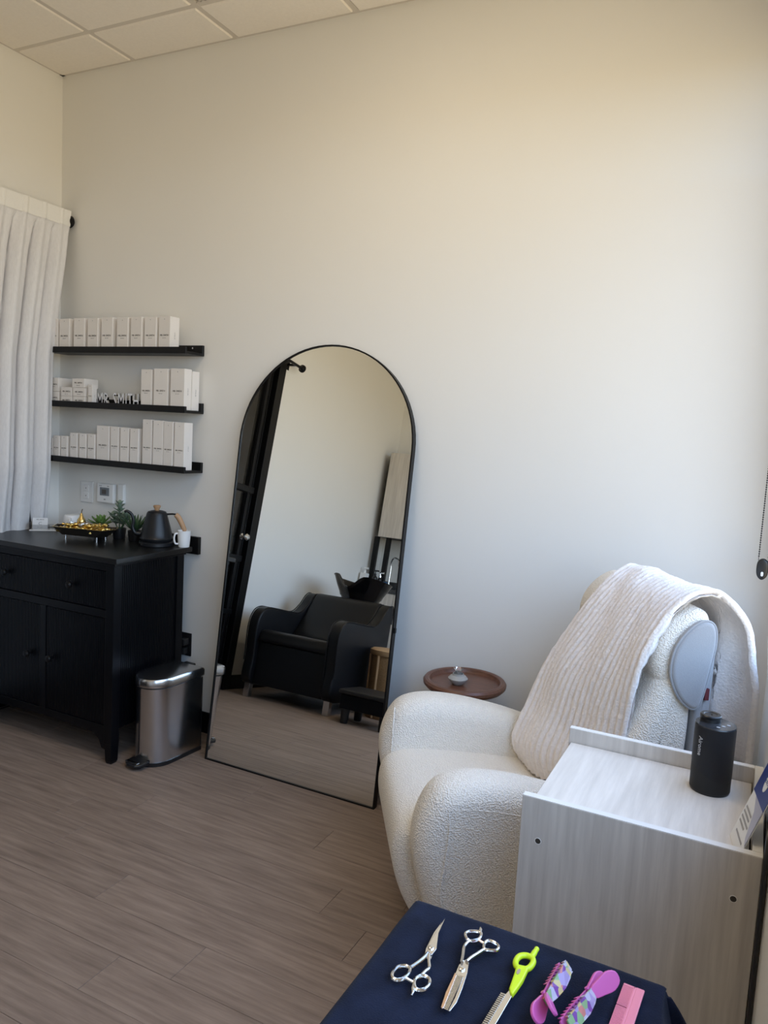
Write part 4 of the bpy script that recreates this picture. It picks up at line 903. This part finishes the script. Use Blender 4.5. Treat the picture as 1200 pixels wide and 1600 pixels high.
# comb
cbm = thing('pocket_comb', 'salmon pink plastic comb at the right edge of the navy cloth', 'comb', (3.30, -1.91, ZT_))
MCB = Matrix.Translation((3.2821, -1.8791, ZT_)) @ Matrix.Rotation(R(-3), 4, 'Z')
def cbx(m_, *a): m_.box(*a, MCB)
mb = MB(); cbx(mb, .016, .0275, -.125, .0015, 0, .0032); mb.build('spine', SALMON, cbm, wc=True, bevel=.0014, seg=3)
mb = MB(); cbx(mb, .013, .0165, -.124, .001, .0004, .0028); cbx(mb, 0, .016, -.003, .0012, .0004, .0028); mb.build('end_guard', SALMON, cbm, wc=True, bevel=.0008)
mb = MB(); y = -.0048
for k in range(20): cbx(mb, 0, .0145, y-.0006, y+.0006, .0006, .0026); y -= .0020
y -= .002
for k in range(28): cbx(mb, 0, .0145, y-.0008, y+.0008, .0006, .0026); y -= .0026
mb.build('comb_teeth', SALMON, cbm, wc=True)

# ================================================================== BACK OF THE ROOM (seen in the mirror)
sc_ = thing('shampoo_chair', 'black leatherette salon wash chair reflected in the arched mirror', 'salon chair', (.565, -2.3, 0))
side = smooth2([(-1.93, .10), (-1.905, .30), (-1.885, .50), (-1.915, .60), (-1.99, .642), (-2.12, .640), (-2.32, .628), (-2.44, .632), (-2.53, .69), (-2.60, .765), (-2.66, .79), (-2.70, .75), (-2.70, .45), (-2.68, .10), (-2.3, .095)], 5)
for xa, xb in ((.195, .275), (.855, .935)): MB().pillow(side, xa, xb, .014, yz, 4).build('arm_panel', LEATHER, sc_, wc=True, smooth=True, angle=60)
for xa in (.268, .195, .855, .935): MB().tube([(xa, a, b) for a, b in side[4:58]], .004, 6).build('arm_piping', LEATHER, sc_, wc=True, smooth=True)
seat = smooth2([(-1.935, .40), (-1.925, .455), (-1.96, .488), (-2.10, .480), (-2.35, .450), (-2.45, .43), (-2.45, .38), (-2.2, .385)], 5)
MB().pillow(seat, .277, .853, .02, yz, 4).build('seat', LEATHER, sc_, wc=True, smooth=True, angle=60)
back = smooth2([(-2.36, .43), (-2.44, .55), (-2.55, .70), (-2.62, .785), (-2.68, .79), (-2.69, .70), (-2.60, .52), (-2.48, .40)], 5)
MB().pillow(back, .277, .853, .015, yz, 4).build('backrest', LEATHER, sc_, wc=True, smooth=True, angle=60)
MB().box(.277, .853, -1.965, -1.94, .10, .40).build('front_panel', LEATHER, sc_, wc=True, bevel=.006)
MB().box(.277, .853, -2.69, -2.66, .10, .70).build('rear_panel', LEATHER, sc_, wc=True, bevel=.006)
for x in (.213, .872):
    for y in (-1.985, -2.64): MB().box(x, x+.045, y, y+.045, 0, .10).build('leg', STEEL, sc_, wc=True, bevel=.002)
# wash basin on a pedestal
wb = thing('wash_basin', 'gloss black shampoo basin with neck notch behind the wash chair', 'basin', (.50, -2.97, 0))
def rimz(a):                                         # a = angle from the front (+y)
    a = abs(a); n = math.exp(-(a/.24)**2)
    t = min(1, a/.55); up = .895+.085*t*t*(3-2*t)
    return up-.012*n-.075*max(0, (a-.7)/2.44)
n = 64; rings = []
for (fr, zb_, fz) in ((.0, .762, 0), (.42, .762, 0), (.62, .78, .05), (.85, .84, .45), (.97, 0, 1.0), (1.0, .0, 1.04), (.96, .0, 1.04), (.88, 0, .90), (.70, .80, .10), (.40, .785, 0), (.0, .783, 0)):
    ring = []
    for k in range(n):
        a = 2*PI*k/n; aa = math.atan2(math.sin(a), math.cos(a))
        z0_ = zb_ or .80; z = z0_+(rimz(aa)-z0_)*min(fz, 1)+(.006 if fz > 1 else 0)
        ring.append(Vector((max(fr, .001)*.245*math.sin(a), .265*max(fr, .001)*math.cos(a), z)))
    rings.append(ring)
MB().rings(rings).build('bowl', GLOSSB, wb, smooth=True, angle=70)
MB().lathe([(0, 0), (.13, 0), (.13, .02), (.075, .04), (.065, .70), (.10, .765), (0, .765)], 32).build('pedestal', BLACKP, wb, smooth=True)
MB().tube(cr_spline([(.05, -.20, .90), (.05, -.21, .95), (.05, -.16, .97), (.05, -.10, .955)], 5), .011, 10).build('mixer_tap', CHROME, wb, smooth=True)
# laminate wash unit on the far wall
un = thing('wash_unit', 'laminate counter unit with dark stone top along the far wall', 'cabinet', (.9, YB+.27, 0))
ux0, ux1, uy1 = .012, 1.75, YB+.52
MB().box(ux0, ux1, YB+.002, uy1-.02, .09, .895).build('carcass', LAMV, un, wc=True)
MB().box(ux0+.02, ux1, YB+.002, uy1-.07, 0, .09).build('plinth', BLACKM, un, wc=True)
for k in range(4):
    a = ux0+.004+k*.4335; MB().box(a, a+.4295, uy1-.02, uy1-.002, .095, .715).build('door', LAMV, un, wc=True, bevel=.0015)
    MB().box(a, a+.4295, uy1-.02, uy1-.002, .723, .890).build('drawer', LAMV, un, wc=True, bevel=.0015)
MB().box(ux0, ux1+.01, YB+.002, uy1+.012, .895, .93).build('worktop', COUNTER, un, wc=True, bevel=.002)
MB().box(ux0, ux1+.01, YB+.002, YB+.016, .93, 1.01).build('splashback', COUNTER, un, wc=True)
MB().tube(cr_spline([(.180, YB+.10, .93), (.180, YB+.10, 1.13), (.180, YB+.11, 1.20), (.215, YB+.13, 1.245), (.275, YB+.15, 1.225), (.29, YB+.16, 1.165)], 7), .0095, 10).build('gooseneck_tap', CHROME, un, wc=True, smooth=True)
MB().lathe([(0, 0), (.024, 0), (.024, .01), (.016, .02), (.014, .06), (0, .06)], 20, (.180, YB+.10, .93)).build('tap_base', CHROME, un, wc=True, smooth=True)
wc_ = thing('wall_cabinet', 'pale laminate wall cabinet with black side edge above the wash counter', 'cabinet', (.9, YB+.15, 1.43))
MB().box(.075, 1.75, YB+.002, YB+.29, 1.43, 2.26).build('carcass', BLACKM, wc_, wc=True)
for k in range(3): MB().box(.085+k*.555, .085+k*.555+.552, YB+.29, YB+.308, 1.425, 2.262).build('door', LAMV, wc_, wc=True, bevel=.0015)
for k, (a, b) in enumerate(((.040, .085), (.166, .211))):
    pz = MB().box(a, b, YB+.245, YB+.285, .9305, 1.425).build('upright_post', BLACKM, origin=(a, YB+.26, .93), bevel=.003)
    tag(pz, ('black upright post under the wall cabinet, next to the left wall', 'black upright post under the wall cabinet, next to the tap')[k], 'post', 'black uprights on the wash counter')
def pump(lab, x, y, r, h, m, m2, sq=False):
    t = thing('pump_bottle', lab, 'bottle', (x, y, .93), 0, 'bottles on the wash counter')
    if sq: MB().box(-r, r, -r, r, 0, h).build('bottle', m, t, bevel=.006)
    else: MB().lathe([(0, 0), (r, 0), (r, h*.85), (r*.4, h), (0, h)], 24).build('bottle', m, t, smooth=True)
    MB().lathe([(0, h), (.012, h), (.012, h+.02), (.005, h+.022), (.005, h+.045), (0, h+.045)], 14).box(-.01, .035, -.008, .008, h+.04, h+.055).build('pump', m2, t)
    return t
pump('white square pump bottle on the wash counter, left of the black posts', .055, YB+.40, .034, .12, WHITEP, WHITEP, True)
pump('black pump bottle on the wash counter beside the white one', .150, YB+.36, .026, .11, BLACKP, BLACKP)
pump('short dark bottle with chrome pump between the posts', .175, YB+.30, .022, .10, BLACKP, CHROME)
sb = thing('folded_cloth', 'blue folded sponge cloth by the tap on the wash counter', 'cloth', (.235, YB+.34, .93)); MB().box(-.04, .04, -.025, .025, 0, .065).build('cloth_fold', mat('blue_sponge', (.04, .12, .25), .8, var=.2), sb, bevel=.008)
# basket, stool
bk = thing('wicker_basket', 'round woven rattan basket with lid beside the wash chair', 'basket', (1.135, -2.42, 0))
MB().lathe([(0, 0), (.15, 0), (.155, .01), (.175, .44), (0, .44)], 48).build('basket_body', WICKER, bk, smooth=True)
MB().lathe([(0, .44), (.183, .44), (.186, .45), (.186, .475), (.17, .485), (0, .49)], 48).build('lid', TAN, bk, smooth=True, angle=25)
for k in range(8):
    a = 2*PI*k/8+.3; MB().tube([(.153*math.cos(a), .153*math.sin(a), .005), (.178*math.cos(a), .178*math.sin(a), .44)], .010, 8).build('rib', TAN, bk, smooth=True)
so = thing('step_stool', 'low black step stool with four round legs beside the wash chair', 'stool', (1.225, -1.965, 0))
MB().box(-.19, .19, -.15, .15, .19, .222).build('top', mat('black_stool_wood', (.014, .013, .013), .5, var=.4, vscale=30, stretch=(6, 1, 1)), so, bevel=.012, seg=3)
MB().box(-.175, .175, -.135, .135, .095, .19).build('apron', BLACKW, so, bevel=.006)
for x in (-.14, .14):
    for y in (-.10, .10): MB().lathe([(0, 0), (.024, 0), (.027, .01), (.030, .13), (0, .13)], 18, (x, y, 0)).build('leg', BLACKP, so, smooth=True)

for o in bpy.data.objects:
    if o.name.split('.')[0] in ('bead_chain', 'comb_teeth', 'blade_teeth', 'serrated_guard', 'vent_grille'): o['kind'] = 'stuff'
